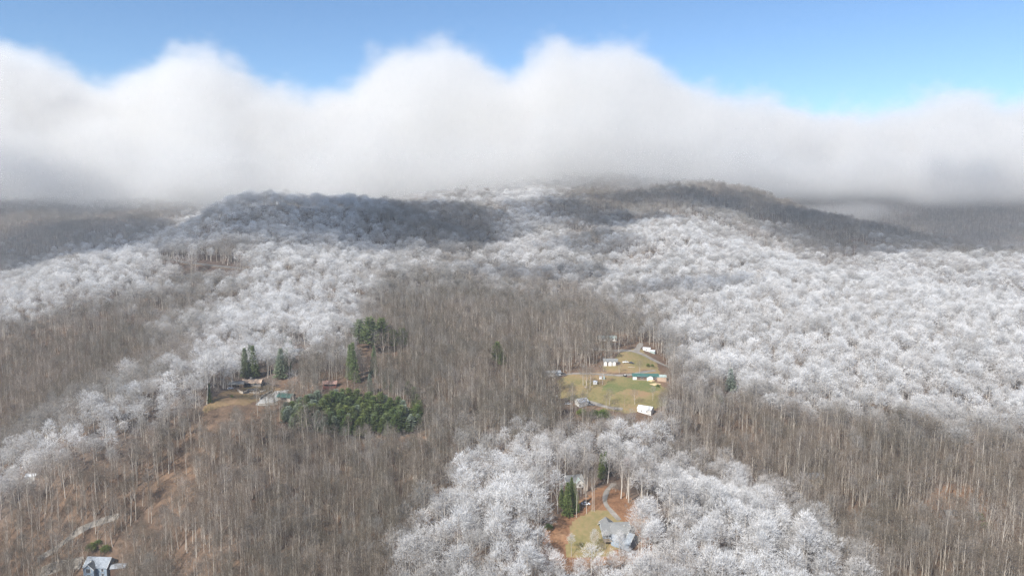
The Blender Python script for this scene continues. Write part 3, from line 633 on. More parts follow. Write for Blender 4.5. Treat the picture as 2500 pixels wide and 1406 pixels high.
# blue grey house at the lower left
h = root('blue_house', 246, 1399, -3, 'blue grey house with white trimmed front gable and light roof in the woods', 'house')
xf, ro = gable(h, 0, 0, 0, 13.5, 9, 5.6, 3.8, M_BLUE, M_FROSTROOF, .6)
xg, _ = gable(h, -2.6, -4.8, 90, 4.0, 6.2, 5.4, 2.9, M_BLUE, M_SHINGLE, .45)
window(h, xg, 'l', 0, 3.3, 2.6, 2.3, 4.0, 6.2, n_=3); window(h, xg, 'l', 0, .3, 2.0, 1.6, 4.0, 6.2, n_=2)
window(h, xf, 'f', -5.8, 1.2, 1.4, 2.0, 13.5, 9, n_=2); window(h, xf, 'f', 4.2, 3.0, 1.3, 1.6, 13.5, 9, n_=2); window(h, xf, 'f', 4.2, .2, 1.3, 1.6, 13.5, 9, n_=2)
xd, _ = gable(h, -3.4, -1.2, 90, 2.6, 2.0, 7.0, 1.3, M_BLUE, M_FROSTROOF, .25, base=5.5)
window(h, xd, 'l', 0, 7.0, .8, 1.0, 2.6, 2.0)
h = root('shed', 292, 1392, 12, 'low grey shed with pale frosted sheets beside the blue house', 'shed'); gable(h, 0, 0, 0, 8, 6, 2.2, .9, M_BROWNW, M_GREYR, .3, trim=None)
# dark house behind the pines
h = root('dark_house', 1398, 1186, 15, 'dark house with white framed gables half hidden behind pine trunks', 'house')
xf, ro = gable(h, 0, 0, 0, 10, 8, 3.2, 3.0, M_BROWNW, M_SHINGLE, .5); xg, _ = gable(h, 2.5, -3.2, 90, 4, 4.5, 3.0, 2.2, M_WHITE, M_SILVER, .4)
window(h, xg, 'l', 0, 1.2, 1.4, 1.3, 4, 4.5, n_=2); window(h, xf, 'f', -2.6, .8, 1.6, 1.4, 10, 8, n_=2)
# ridge houses
h = root('tan_roof_house', 617, 940, 4, 'long low house with tan roof and pale stone chimney on the ridge', 'house')
xf, ro = gable(h, 0, 0, 0, 15, 8, 2.8, 1.9, M_STONE, M_TAN, .7, trim=None); chimney(ro, xf, -1.2, .9, 3.6, 6.0, M_CHIM, 1.5)
window(h, xf, 'f', -3.4, .6, 5.6, 1.7, 15, 8, n_=4, frame=M_BROWNW); window(h, xf, 'f', 3.4, .8, 2.2, 1.2, 15, 8, n_=2); window(h, xf, 'r', 0, .8, 1.6, 1.2, 15, 8)
h = root('dark_annex', 578, 943, 14, 'dark low building with open timber frame left of the tan roofed house', 'building')
xf, ro = gable(h, 0, 0, 0, 11, 7, 2.4, 1.5, M_BROWNW, M_SHINGLE, .5, trim=None)
s = Solid()
for x in np.arange(-5, 5.1, 2): s.box(x, x + .18, -6.2, -6.02, -2, 2.3)
s.box(-5.1, 5.3, -6.25, -6.0, 2.3, 2.5)
for x in np.arange(-5, 5.1, 2): s.box(x, x + .12, -6.1, -3.3, 2.5, 2.65)
s.make('pergola_frame', M_WOOD, h); window(h, xf, 'f', 0, .6, 5, 1.4, 11, 7, n_=4, frame=M_BROWNW)
h = root('green_roof_house', 700, 975, -14, 'house with dark green roof and white end wall above the concrete drive', 'house')
xf, ro = gable(h, 0, 0, 0, 11, 7.5, 3.0, 1.7, M_STONE, M_GREENR, .8, trim=None)
s = Solid(); s.box(-5.6, -5.52, -3.7, 3.7, -1.5, 3.0); s.make('end_wall', M_WHITE, h, xf); window(h, xf, 'l', -.6, .6, 1.2, 1.2, 11.2, 7.5, frame=M_BROWNW)
window(h, xf, 'f', 0, .5, 4.5, 1.7, 11, 7.5, n_=3, frame=M_BROWNW)
h = root('red_shed', 806, 944, 3, 'small shed with rusty red roof and dark panel for its open front by the pines', 'shed')
xf, ro = gable(h, 0, 0, 0, 11, 5.6, 3.0, 1.7, M_REDW, M_REDROOF, .6, trim=None); s = Solid(); s.box(-4.2, 4.6, -2.88, -2.82, 1.3, 2.5); s.make('dark_front_panel', M_GLASS, h, xf)  # dark panel on the closed wall, coloured like the shaded inside
s = Solid(); s.box(-5.6, -5.25, -5.2, -2.85, -2.0, .4); s.box(-5.25, 5.3, -5.2, -4.9, -2, .3); s.make('yard_wall', M_REDW, h, xf)
h = root('pale_cottage', 726, 864, 10, 'pale roofed cottage hidden behind the frosted spruces', 'house'); xf, ro = gable(h, 0, 0, 0, 11, 7, 2.8, 1.8, M_WHITE, M_GREYR, .5); window(h, xf, 'f', -2, .8, 1.4, 1.2, 11, 7)
s = Solid(); s.box(1.5, 2.4, -3.58, -3.51, 0, 2.0); s.make('door', M_BROWNW, h, xf)
# terrace in front: concrete drive, retaining walls, rocks
drape('concrete_drive', [(625,990),(640,972),(672,955),(705,952),(700,962),(680,968),(682,978),(650,992)], M_SLAB, .22, step=1.0, rough=.3)
def block_wall(name, path, hgt, th, m, label, seg=1.5):
    P = [ground_at(*q) for q in path]; rt = root(name, 0, 0, 0, label, 'wall', at=P[0]); first = None; k = 0
    for a, b in zip(P, P[1:]):
        L = (b - a).length; n_ = max(1, int(L / seg)); d = (b - a).normalized(); an = math.atan2(d.y, d.x)
        for i in range(n_):
            c = a + (b - a) * ((i + .5) / n_)
            if first is None:
                s = Solid(); w_ = L / n_ * .485; s.box(-w_, w_, -th / 2, th / 2, -1.5, hgt); first = s.make('block', m, rt); o = first
            else: o = first.copy(); COL.objects.link(o)
            o.location = c - P[0] + Vector((0, 0, random.uniform(-.06, .06))); o.rotation_euler = (0, 0, an); k += 1
    return rt
block_wall('retaining_wall', [(632,991),(650,990),(668,989),(679,988)], 1.7, .5, M_CHIM, 'pale concrete retaining wall below the drive on the ridge', 2.6)
block_wall('retaining_wall', [(634,976),(640,970),(652,963),(664,956)], 1.3, .45, M_CHIM, 'stepped pale retaining wall behind the concrete drive', 1.6)
block_wall('stone_terrace_wall', [(580,955),(586,960),(594,962),(602,960),(606,955)], 1.9, .5, M_STONE, 'curved stone wall holding the round terrace', 1.5)
import bmesh
def rock_mesh(sd):
    bm = bmesh.new(); bmesh.ops.create_icosphere(bm, subdivisions=2, radius=1)
    for v in bm.verts: v.co *= 1 + .3 * float(vnoise(v.co.x * 2 + sd, v.co.y * 2 + v.co.z, 1, sd)); v.co.z *= .7
    me = bpy.data.meshes.new('boulder'); bm.to_mesh(me); bm.free(); return me
RK = [rock_mesh(i) for i in (3, 5)]; RK[0].materials.append(M_CHIM); RK[1].materials.append(M_STONE)
def boulder(px, py, r_, k, label, group=None):
    o = bpy.data.objects.new('boulder', RK[k]); link(o); o.location = ground_at(px, py) + Vector((0, 0, r_ * .3)); o.scale = (r_ * 1.3, r_, r_); o.rotation_euler = (0, 0, random.random() * 6); put(o, label, 'boulder', group); return o
boulder(638, 957, 1.1, 0, 'pale boulder left of two on the ridge lawn'); boulder(645, 955, 1.2, 0, 'pale boulder right of two on the ridge lawn')
for i in range(26): boulder(605 + random.random() * 28, 950 + random.random() * 12, random.uniform(.35, .8), 1, 'small rubble stone strewn on the terrace below the tan roofed house', 'rubble stones on the ridge terrace')
# farmstead in the valley
h = root('green_roof_farmhouse', 1575, 925, -4, 'long low farmhouse with green roof and white walls in the valley meadow', 'house')
xf, ro = gable(h, 0, 0, 0, 21, 6.6, 2.7, 1.5, M_BROWNW, M_GREENR, .5, trim=None)
s = Solid(); s.box(-10.55, -7.2, -3.4, -3.32, -.6, 2.4); s.make('white_panel', M_WHITE, h, xf)
xg, _ = gable(h, 3.4, -3.6, 90, 3.0, 5.0, 2.5, 1.3, M_WHITE, M_GREENR, .35, trim=None); s = Solid(); s.box(-6.8, 3.0, -3.3 - .9, -3.3 + .4, 2.55, 2.72); s.make('porch_roof', M_GREYR, h, xf)
s = Solid(); s.box(-6.8, .8, -4.6, -3.5, -.5, 0.1)
for x in (-6.7, -4.2, -1.8, .6): s.box(x, x + .12, -4.6, -4.48, .1, 1.1)
s.box(-6.8, .8, -4.58, -4.5, 1.0, 1.12); s.make('porch', M_WOOD, h, xf); window(h, xf, 'f', -3, .7, 1.4, 1.2, 21, 6.6)
xg, _ = gable(h, 13.2, -.6, 0, 7.5, 6.2, 2.4, 1.2, M_TAN, M_SILVER, .3, trim=None)
window(h, xf, 'f', 8.2, .7, 1.2, 1.1, 21, 6.6)
h = root('white_garage', 1420, 988, 24, 'white metal garage with dark panel for its open doorway beside the meadow', 'garage')
xf, ro = gable(h, 0, 0, 0, 8, 7, 3.0, 2.0, M_WHITE, M_WROOF, .3); s = Solid(); s.box(4.02, 4.08, -2.2, 2.2, -.5, 2.8); s.make('dark_door_panel', M_GLASS, h, xf)  # no hole in the wall: a dark panel imitates the unlit doorway
h = root('white_barn', 1576, 1006, -30, 'bright white barn with metal roof at the lower edge of the meadow', 'barn')
xf, ro = gable(h, 0, 0, 0, 10.5, 6.5, 3.0, 1.7, M_WHITE, M_WROOF, .3); window(h, xf, 'f', -2, 1.2, .9, .8, 10.5, 6.5); window(h, xf, 'f', 2, 1.2, .9, .8, 10.5, 6.5)
h = root('grey_cabin', 1349, 916, 12, 'grey metal roofed cabin at the left end of the meadow', 'cabin'); xf, ro = gable(h, 0, 0, 0, 13, 6.5, 2.5, 1.5, M_WHITE, M_GREYR, .4, trim=None); window(h, xf, 'f', 1, .8, 1.2, 1, 13, 6.5)
h = root('white_farmhouse', 1490, 890, -3, 'white farmhouse with three white front walls under a dark roof among trunks', 'house')
xf, ro = gable(h, 0, 0, 0, 12, 7, 3.2, 2.0, M_BROWNW, M_SHINGLE, .5, trim=None)
for cx_ in (-4.6, -.6, 3.0): gable(h, cx_, -3.2, 90, 1.6, 2.8, 3.0, 1.0, M_WHITE, M_SHINGLE, .3, trim=None)
h = root('pale_green_house', 1482, 830, 2, 'long pale green roofed house hidden in the wood above the farm', 'house'); xf, ro = gable(h, 0, 0, 0, 17, 7, 2.6, 1.8, M_WHITE, M_SILVER, .5, trim=None)
for u in (-5, 0, 5): window(h, xf, 'f', u, .8, 1.4, 1.2, 17, 7)
h = root('hidden_cottage', 1152, 898, -8, 'small grey cottage almost hidden by brown trees mid valley', 'cottage'); xf, ro = gable(h, 0, 0, 0, 9, 6, 2.6, 1.6, M_WHITE, M_GREYR, .4, trim=None); window(h, xf, 'f', 1, .8, 1.2, 1, 9, 6)
h = root('white_shed', 1453, 938, -8, 'tiny white shed under the bare trees on the meadow', 'shed'); gable(h, 0, 0, 0, 3.2, 2.6, 2.0, .7, M_WHITE, M_WROOF, .2, trim=None)
h = root('grey_privy', 1466, 926, 0, 'two tiny grey outhouses joined side by side behind the white shed', 'outhouse'); gable(h, 0, 0, 0, 2, 1.6, 1.9, .5, M_WHITE, M_GREYR, .15, trim=None); gable(h, 2.8, -.4, 90, 1.6, 1.5, 2.2, .5, M_SILVER, M_GREYR, .15, trim=None)
h = root('white_hut', 1620, 925, 6, 'small white hut right of the green roofed farmhouse', 'hut'); gable(h, 0, 0, 0, 3.6, 3, 1.9, 1.1, M_WHITE, M_WROOF, .2, trim=None)
h = root('white_trailer_home', 1579, 856, -20, 'small white trailer home above the gravel road', 'trailer'); xf, ro = gable(h, 0, 0, 0, 7, 3, 2.4, .6, M_WHITE, M_WROOF, .15, trim=None); window(h, xf, 'f', 0, .9, 1, .8, 7, 3)
h = root('pale_shed', 1593, 862, -28, 'pale shed lower right of the white trailer home', 'shed'); gable(h, 0, 0, 0, 5, 3, 2.0, .6, M_SILVER, M_WROOF, .15, trim=None)
h = root('tan_gable_house', 1986, 1172, 6, 'tan house with a cream front gable and low roof in the brown wood', 'house')
xf, ro = gable(h, 0, 0, 0, 11, 8, 2.8, 2.0, M_TAN, M_GREYR, .5); xg, _ = gable(h, .3, -4.2, 90, 2.6, 5.6, 2.6, 2.0, M_CHIM, M_GREYR, .4); window(h, xg, 'l', 0, .8, 1.6, 1.3, 2.6, 5.6, n_=2)
s = Solid(); s.box(-6, 6, -8.2, -7.9, -1.5, -.4); s.box(-6, 6, -9.9, -9.6, -2.6, -1.6); s.make('timber_terrace', M_WOOD, h)
h = root('porch_house', 2330, 1262, -2, 'low dark house with a white railed porch behind slender trunks', 'house'); xf, ro = gable(h, 0, 0, 0, 12, 7, 2.6, 1.6, M_BROWNW, M_SHINGLE, .5, trim=None)
s = Solid(); s.box(-4, 4, -5.6, -3.55, -.8, 0)
for x in np.arange(-4, 4.01, 1): s.box(x, x + .08, -5.6, -5.52, 0, 1)
s.box(-4, 4.08, -5.62, -5.5, 1, 1.1); s.make('porch', M_WHITE, h, xf)
h = root('frosted_shed', 78, 1170, 10, 'small white shed half buried in frosted trees at the left edge', 'shed'); gable(h, 0, 0, 0, 6, 4.5, 2.6, 1.2, M_WHITE, M_WROOF, .3, trim=None)
h = root('frosted_hut', 1660, 882, -10, 'pale hut under frosted trees right of the gravel road', 'hut'); gable(h, 0, 0, 0, 6, 4, 2.2, .9, M_SILVER, M_WROOF, .3, trim=None)

# vehicles
def car(px, py, yaw, col, label, kind='sedan', cat='car', group=None):
    m = mat('car_paint', col, .3, scale=.3, amount=.04, spec=.6); rt = root(kind if kind != 'sedan' else 'parked_car', px, py, yaw, label, cat, group, dz=.1)
    Lh = 2.35; s = Solid(); hh = .78
    prof = {'sedan': [(-2.3, .3), (2.3, .3), (2.32, .62), (1.25, .86), (-1.7, .92), (-2.3, .8)], 'pickup_truck': [(-2.6, .4), (2.6, .4), (2.6, .95), (1.4, 1.1), (-2.6, 1.1)]}[kind]
    V0 = [(x, -.86, z) for x, z in prof]; V1 = [(x, .86, z) for x, z in prof]; s.hull(V0, V1); s.make('body', m, rt)
    g = Solid(); a, b, t0, t1 = {'sedan': (-1.65, 1.15, -1.0, .35), 'pickup_truck': (-.5, 1.4, -.35, .75)}[kind]; z0 = .88 if kind == 'sedan' else 1.1; z1 = z0 + .52
    g.hull([(a, -.78, z0), (b, -.78, z0), (b, .78, z0), (a, .78, z0)], [(t0, -.6, z1), (t1, -.6, z1), (t1, .6, z1), (t0, .6, z1)]); cb = g.make('window', M_GLASS, rt)
    r = Solid(); r.hull([(t0 - .02, -.62, z1 - .02), (t1 + .02, -.62, z1 - .02), (t1 + .02, .62, z1 - .02), (t0 - .02, .62, z1 - .02)], [(t0 + .05, -.55, z1 + .06), (t1 - .05, -.55, z1 + .06), (t1 - .05, .55, z1 + .06), (t0 + .05, .55, z1 + .06)]); r.make('cabin_roof', m, rt)
    for x in (-1.45, 1.45):
        for y in (-.8, .8):
            q = Solid(); k = 12; c = [(x + .34 * math.cos(i * 2 * math.pi / k), .36 + .34 * math.sin(i * 2 * math.pi / k)) for i in range(k)]
            q.hull([(u, y - .11, v) for u, v in c], [(u, y + .11, v) for u, v in c]); q.make('wheel', M_DARK, rt)
    for y in (-.6, .6): q = Solid(); q.box(2.27, 2.36, y - .18, y + .18, .52, .68); q.make('headlight', M_WHITE, rt)
    return rt
car(1430, 1234, 2, (.82, .82, .82), 'white car parked among the bare trunks above the lawn')
car(1374, 914, 10, (.03, .03, .035), 'black car beside the grey cabin')
car(1541, 888, -18, (.05, .055, .065), 'dark car below the gravel road right of the white pickup')
car(1527, 886, 12, (.8, .8, .78), 'white pickup parked right of the white farmhouse', 'pickup_truck', 'pickup')
car(1443, 990, -12, (.12, .12, .13), 'dark pickup in front of the white garage', 'pickup_truck', 'pickup')
car(562, 950, 50, (.8, .8, .8), 'white car nosing out beside the dark annex on the ridge')
car(1387, 988, 0, (.45, .46, .48), 'silver car under the trees left of the white garage')
# small things
def lathe(name, px, py, prof, m, label, cat, k=20, dz=0):
    o_ = Solid(); V = []; 
    for r_, z in prof:
        for i in range(k): V.append((r_ * math.cos(i * 2 * math.pi / k), r_ * math.sin(i * 2 * math.pi / k), z))
    Q = [(a * k + i, a * k + (i + 1) % k, (a + 1) * k + (i + 1) % k, (a + 1) * k + i) for a in range(len(prof) - 1) for i in range(k)]
    Q.append(tuple(range(k))[::-1]); Q.append(tuple((len(prof) - 1) * k + i for i in range(k))); o_.V, o_.Q = V, Q
    o = o_.make(name, m, None); o.location = ground_at(px, py) + Vector((0, 0, dz)); put(o, label, cat); return o
lathe('water_tank', 1526, 919, [(1.6, -.5), (1.6, .9), (1.3, 1.0), (.75, 1.02)], M_DARK, 'round black tank rim at the end of the farmhouse drive', 'tank')
lathe('tank_lid', 1526, 919, [(.7, 0), (.7, .25), (.3, .4)], M_WHITE, 'white lid lying on the round black tank', 'lid', dz=1.03)
lathe('propane_tank', 1359, 970, [(.05, -.2), (.75, .2), (.95, .8), (.75, 1.4), (.05, 1.7)], M_WHITE, 'round white tank at the wood edge left of the garage', 'tank')
def heap(px, py, sx, sy, sz, m, label, cat, name):
    o = bpy.data.objects.new(name, RK[1].copy()); o.data.materials.clear(); o.data.materials.append(m); link(o); o.location = ground_at(px, py); o.scale = (sx, sy, sz); put(o, label, cat)
M_SAND = mat('sand', (.50, .38, .22), .95, scale=1.5)
heap(1590, 931, 2.6, 1.8, 1.6, M_SAND, 'tan sand heap against the farmhouse', 'sand heap', 'sand_heap'); heap(1599, 938, 4.5, 3, .9, M_SAND, 'low wide tan sand heap on the meadow', 'sand heap', 'sand_heap')
def pole(px, py, H, label):
    rt = root('utility_pole', px, py, 20, label, 'utility pole'); o = Solid(); k = 8
    o.hull([(.16 * math.cos(i * math.pi / 4), .16 * math.sin(i * math.pi / 4), -1) for i in range(k)], [(.1 * math.cos(i * math.pi / 4), .1 * math.sin(i * math.pi / 4), H) for i in range(k)]); o.make('post', M_WOOD, rt)
    o = Solid(); o.box(-1.1, 1.1, .1, .22, H - .9, H - .75); o.make('crossarm', M_WOOD, rt)
pole(1525, 993, 9, 'thin wooden utility pole at the lower meadow edge'); pole(1589, 902, 9, 'wooden utility pole beside the gravel road above the farmhouse'); pole(1180, 1010, 10, 'wooden utility pole among brown trees mid valley')
# guard rail of the mountain road
P = [ground_at(*q) for q in ((440, 645), (480, 649), (530, 654), (575, 659))]; rt = root('guard_rail', 0, 0, 0, 'pale guard rail along the mountain road on the frosted hill', 'guard rail', at=P[0])
for a, b in zip(P, P[1:]):
    s = Solid(); d = (b - a); n_ = 5
    for i in range(n_):
        p = a - P[0] + d * (i / n_); s2 = Solid(); s2.box(p.x, p.x + .25, p.y, p.y + .25, p.z - 1, p.z + 1.1); s2.make('post', M_WOOD, rt)
    p0, p1 = a - P[0], b - P[0]; s.hull([(p0.x, p0.y - .1, p0.z + .6), (p1.x, p1.y - .1, p1.z + .6), (p1.x, p1.y + .1, p1.z + .6), (p0.x, p0.y + .1, p0.z + .6)], [(p0.x, p0.y - .1, p0.z + .95), (p1.x, p1.y - .1, p1.z + .95), (p1.x, p1.y + .1, p1.z + .95), (p0.x, p0.y + .1, p0.z + .95)]); s.make('rail', M_WOOD, rt)
# fallen pale log
def log(px, py, yaw, L, label):
    s = Solid(); k = 7; s.hull([(-L / 2, .18 * math.cos(i * 6.283 / k), .18 * math.sin(i * 6.283 / k)) for i in range(k)], [(L / 2, .1 * math.cos(i * 6.283 / k), .1 * math.sin(i * 6.283 / k)) for i in range(k)])
    o = s.make('fallen_log', M_CHIM, None); o.location = ground_at(px, py) + Vector((0, 0, .3)); o.rotation_euler = (0, 0, R(yaw)); put(o, label, 'log')
log(1542, 897, 0, 6, 'pale board lying on the grass above the farmhouse'); log(1565, 1249, -35, 7, 'bleached fallen log among trunks right of the grey roofed house'); log(1432, 946, 20, 4, 'bleached log at the foot of the clump of bare trees')

# ------------------------------------------------------------------ single trees
def tree(name, kind, var, loc, scl, rot, frost, tint_, label, cat, group=None, wide=1.0):
    a, b, _, H = KIND[kind][var % len(KIND[kind])]; rt = bpy.data.objects.new(name, None); COL.objects.link(rt); rt.location = loc; rt.rotation_euler = (random.gauss(0, .02), random.gauss(0, .02), rot)
    rt.scale = (scl * wide, scl * wide, scl)
    for nm, me in (('trunk', a), ('crown', b)):
        o = bpy.data.objects.new(nm, me); COL.objects.link(o); o.parent = rt; o['frost'] = float(frost); o['tint'] = float(tint_)
    return put(rt, label, cat, group)
def tree_px(name, kind, px, py, hpx, frost, label, cat, group=None, wide=1.0, tint_=.5, var=None):
    g = ground_at(px, py); Hm = hpx * g.y / F * 1.04; H = KIND[kind][0][3]
    return tree(name, kind, random.randrange(99) if var is None else var, g, Hm / H, random.random() * 6.28, frost, tint_, label, cat, group, wide)
def P_(name, kind, rows):
    for r_ in rows: tree_px(name, kind, *r_[:4], *r_[4:6], *(r_[6:] if len(r_) > 6 else ()))
C = 'conifer'
for px, py, hp, fr_, lab, wd in [
 (512,986,50,.05,'dark columnar evergreen alone at the left rim of the ridge lawn',.75),(600,924,74,.30,'leftmost of three frosted spruces behind the tan roofed house',1),(622,922,78,.15,'darkest of three spruces behind the tan roofed house',1),
 (611,905,62,.40,'rear frosted spruce behind the tan roofed house',1),(684,926,74,.55,'tall broad frosted spruce between the tan and green roofed houses',1.25),(704,912,62,.15,'dark spruce right of the tall frosted spruce on the ridge',1),
 (697,872,50,.30,'small dark spruce left of the pale roofed cottage',1),(711,888,56,.45,'frosted spruce in front of the pale roofed cottage',1),(866,934,98,.12,'tall narrow green spruce behind the red roofed shed',.8),(855,925,84,.15,'second narrow green spruce behind the red roofed shed',.8),
 (912,918,74,.20,'green spruce right of the tall narrow pair above the pine grove',.8),(905,962,50,.60,'small frosted spruce between shed and pine grove',1),(1782,956,56,.95,'white frosted spruce standing out of the right hand wood',1.4),
 (1468,1170,66,0,'dark spruce in the gap above the gravel driveway',.9),(1479,1160,60,0,'second dark spruce above the gravel driveway',.9),(1386,1262,88,.05,'tall dark spruce left of the white car',.9),(1405,1252,76,.08,'slender dark spruce nearest the white car',.8),
 (1372,1240,60,.05,'dark spruce behind the pair left of the white car',.9),(1395,1212,50,.05,'small dark spruce below the dark house',1),(1010,1000,44,.25,'small spruce right above the pine grove',1),(940,950,40,.6,'small frosted spruce above the pine grove',1),(958,960,44,.55,'frosted spruce beside the small one above the pine grove',1)]:
    tree_px('spruce_tree', 'spruce', px, py, hp, fr_, lab, 'spruce', wide=wd)
for px, py, hp, fr_, lab, wd in [
 (905,862,88,.12,'tall dark pine, middle of three at the top of the valley wood',1.2),(878,852,72,.30,'frost dusted pine, left of three at the top of the valley wood',1.2),(930,858,80,.05,'dark pine, right of three at the top of the valley wood',1.1),
 (958,858,52,.0,'round green pine, left of the low pair beside the tall pines',1.3),(985,856,54,.0,'round green pine, right of the low pair beside the tall pines',1.3),(1214,896,62,.0,'lone green pine in the middle of the brown valley wood',1.1),(1224,902,46,.0,'lower green pine touching the lone green pine',1.1),
 (1020,1015,52,.05,'green pine at the right end of the pine grove',1.1),(998,975,44,.1,'green pine standing above the right end of the grove',1.1),(1012,990,46,.15,'rear green pine above the right end of the grove',1.1)]:
    tree_px('pine_tree', 'pine', px, py, hp, fr_, lab, 'pine', wide=wd)
grove = world_poly([(688,1040),(704,1018),(735,1006),(770,1003),(820,1002),(880,998),(935,1008),(990,1022),(1035,1034),(1030,1060),(960,1072),(850,1078),(780,1066),(700,1056)])
gx, gy, r_ = scatter(min(p[0] for p in grove), max(p[0] for p in grove), min(p[1] for p in grove), max(p[1] for p in grove), 4.6, 5)
k_ = inside(grove, gx, gy); gx, gy = gx[k_], gy[k_]; gp = project(gx, gy, height(gx, gy))[0]
def spot(x, y):
    a, b = project(x, y, height(x, y)); row = 'back edge' if b < 1005 else 'front edge' if b > 1050 else 'middle row'
    return 'at the %s, %s' % (row, 'left end' if a < 740 else 'left part' if a < 820 else 'centre' if a < 900 else 'right part' if a < 970 else 'right end')
for x, y, px in zip(gx, gy, gp):
    fz = random.random() < (.5 if px < 780 else .08); fr_ = random.uniform(.35, .65) if fz else random.uniform(0, .12)
    tree('pine_tree', 'pine', random.randrange(9), Vector((x, y, float(height(x, y)))), random.uniform(.7, 1.2), random.random() * 6, fr_, random.random(),
         '%s %s of the grove below the ridge' % ('frost tipped pine' if fz else 'green pine', spot(x, y)), 'pine', 'pines of the grove', wide=1.2)
for px, py, hp, lab in [(224,1352,22,'rounded evergreen bush, left of two behind the blue house'),(258,1352,20,'rounded evergreen bush, right of two behind the blue house'),(1340,1293,16,'low green shrub at the left rim of the rusty clearing'),(1452,1022,22,'dark evergreen bush below the meadow, left of two'),
 (1474,1026,26,'dark evergreen bush below the meadow, right of two'),(1582,896,8,'small round dark bush, left of two by the gravel road'),(1592,896,7,'small round dark bush, right of two by the gravel road'),(1606,945,7,'tiny dark bush beside the sand heap'),(2388,1270,20,'dark green laurel behind slender trunks on the right'),(2405,1292,18,'lower dark green laurel on the right'),
 (1420,1018,20,'dark evergreen bush below the white garage'),(618,943,5,'clipped green bush at the wall of the tan roofed house'),(240,1335,14,'small bush above the pair behind the blue house'),(1888,958,14,'green bush beside the pale road on the right'),(1750,985,22,'green bush left below the white frosted spruce'),(566,972,7,'small dark bush on the ridge lawn')]:
    tree_px('evergreen_shrub', 'evergreen_shrub', px, py, hp, 0, lab, 'bush', wide=1.1, tint_=random.random())
for i, (a_, b_, c_, f_) in enumerate(FRONT): tree_px('frosted_tree', 'frosted', a_, b_, c_, f_, ['white frosted tree covering the foot of the grey roofed house, left end', 'small white frosted tree before the front wing of the grey roofed house', 'white frosted tree before the frosted wing roof', 'white frosted tree at the right front corner of the grey roofed house', 'white frosted tree right beside the grey roofed house', 'broad white frosted tree further right of the grey roofed house', 'white frosted tree below the right front corner of the grey roofed house', 'white frosted tree at the foot of the rusty leaf slope'][i], 'tree')
M_REDLEAF = mat('red_leaves', (.30, .03, .04), .8, scale=1); a_, b_, j_, H_ = KIND['evergreen_shrub'][0]; rb = b_.copy(); rb.materials.clear(); rb.materials.append(M_REDLEAF)
g = ground_at(1530, 1150); rt = bpy.data.objects.new('red_tree', None); link(rt); rt.location = g + Vector((0, 0, 3)); rt.scale = (1.2, 1.2, 1.9); put(rt, 'small tree with deep red leaves among frosted crowns', 'tree')
for nm, me in (('trunk', a_), ('crown', rb)): link(bpy.data.objects.new(nm, me), rt)
for i, (px, py, hp, lab) in enumerate([(1407,1265,105,'leftmost tall straight bare trunk on the lawn near the white car'),(1433,1254,110,'tall straight bare tree standing right in front of the white car'),(1445,1249,105,'tall bare tree between the white car and the driveway'),(1451,1251,112,'tall bare tree closest to the driveway, right of the white car'),
 (1418,1212,90,'tall bare tree just behind the white car'),(1428,1206,90,'bare tree behind and right of the white car')]):
    tree_px('bare_tree', 'bare', px, py, hp, .1, lab, 'tree', tint_=.9, wide=.62, var=i)
for px, py, hp, wd, fr_, lab in [(1430,948,66,1.35,.1,'tall spreading bare tree in the middle of the meadow'),(1440,952,62,1.2,.1,'bare tree right of the tall spreading one in the meadow'),(1424,942,60,1.2,.1,'bare tree left of the tall spreading one in the meadow'),(1470,940,56,1.2,.1,'bare tree above the tiny white shed'),(1550,988,42,1.3,.1,'round bare tree on the lower meadow'),
 (1487,990,46,1.2,.1,'bare tree in front of the white garage drive'),(1562,912,36,1.2,.05,'bare yard tree above the green roofed farmhouse'),(1512,912,34,1.3,.05,'wide low bare tree below the parked cars'),(1594,978,40,1.0,.3,'grey bare tree at the right side of the meadow'),(716,984,90,.9,.35,'grey bare tree in front of the green roofed ridge house'),
 (667,975,60,1.0,.15,'bare tree growing through the concrete drive'),(505,986,118,1.3,.8,'huge spreading frosted oak at the left rim of the ridge lawn'),(545,950,105,1.2,.8,'frosted oak behind the dark annex'),(478,1000,95,1.2,.75,'frosted oak at the crest left of the ridge lawn')]:
    k = 'frosted' if fr_ > .5 else 'bare'; tree_px(k + '_tree', k, px, py, hp, fr_, lab, 'tree', wide=wd, tint_=.6, var=random.choice((7, 8, 9)) if k == 'bare' else None)

# ------------------------------------------------------------------ the woods: the 300 largest of each kind stand singly, the rest is one wood each
LAND = [((250, 1400), 'by the blue house at the lower left'), ((400, 1370), 'just right of the blue house'), ((700, 1390), 'at the bottom edge below the pine grove'), ((1000, 1390), 'at the foot of the left knoll flank'), ((2000, 1400), 'at the foot of the right knoll flank'), ((2280, 1260), 'around the porch house'), ((1300, 1390), 'at the left rim of the rusty clearing'), ((1750, 1400), 'at the bottom edge right of the clearing'), ((1200, 1230), 'on the upper left knoll flank'), ((1720, 1190), 'on the upper right knoll flank'), ((60, 1250), 'on the far left lower slope'), ((560, 1330), 'on the bottom slope left of the middle'), ((860, 1330), 'on the bottom slope left of the frosted knoll'),
        ((1150, 1350), 'on the left flank of the frosted knoll'), ((1420, 1380), 'below the grey roofed house'), ((1350, 1180), 'around the dark house'), ((1650, 1300), 'right of the grey roofed house'), ((1850, 1330), 'on the right flank of the frosted knoll'),
        ((2150, 1350), 'on the bottom slope right of the knoll'), ((2400, 1330), 'in the lower right corner'), ((2300, 1150), 'on the right slope under the white hillside'), ((1950, 1150), 'around the tan gable house'), ((700, 1150), 'below the pine grove'), ((1550, 1090), 'between the knoll and the meadow'),
        ((200, 1100), 'on the frosted crest running down left'), ((1150, 1130), 'in the hollow left of the knoll top'), ((400, 1150), 'on the brown slope under the crest')]
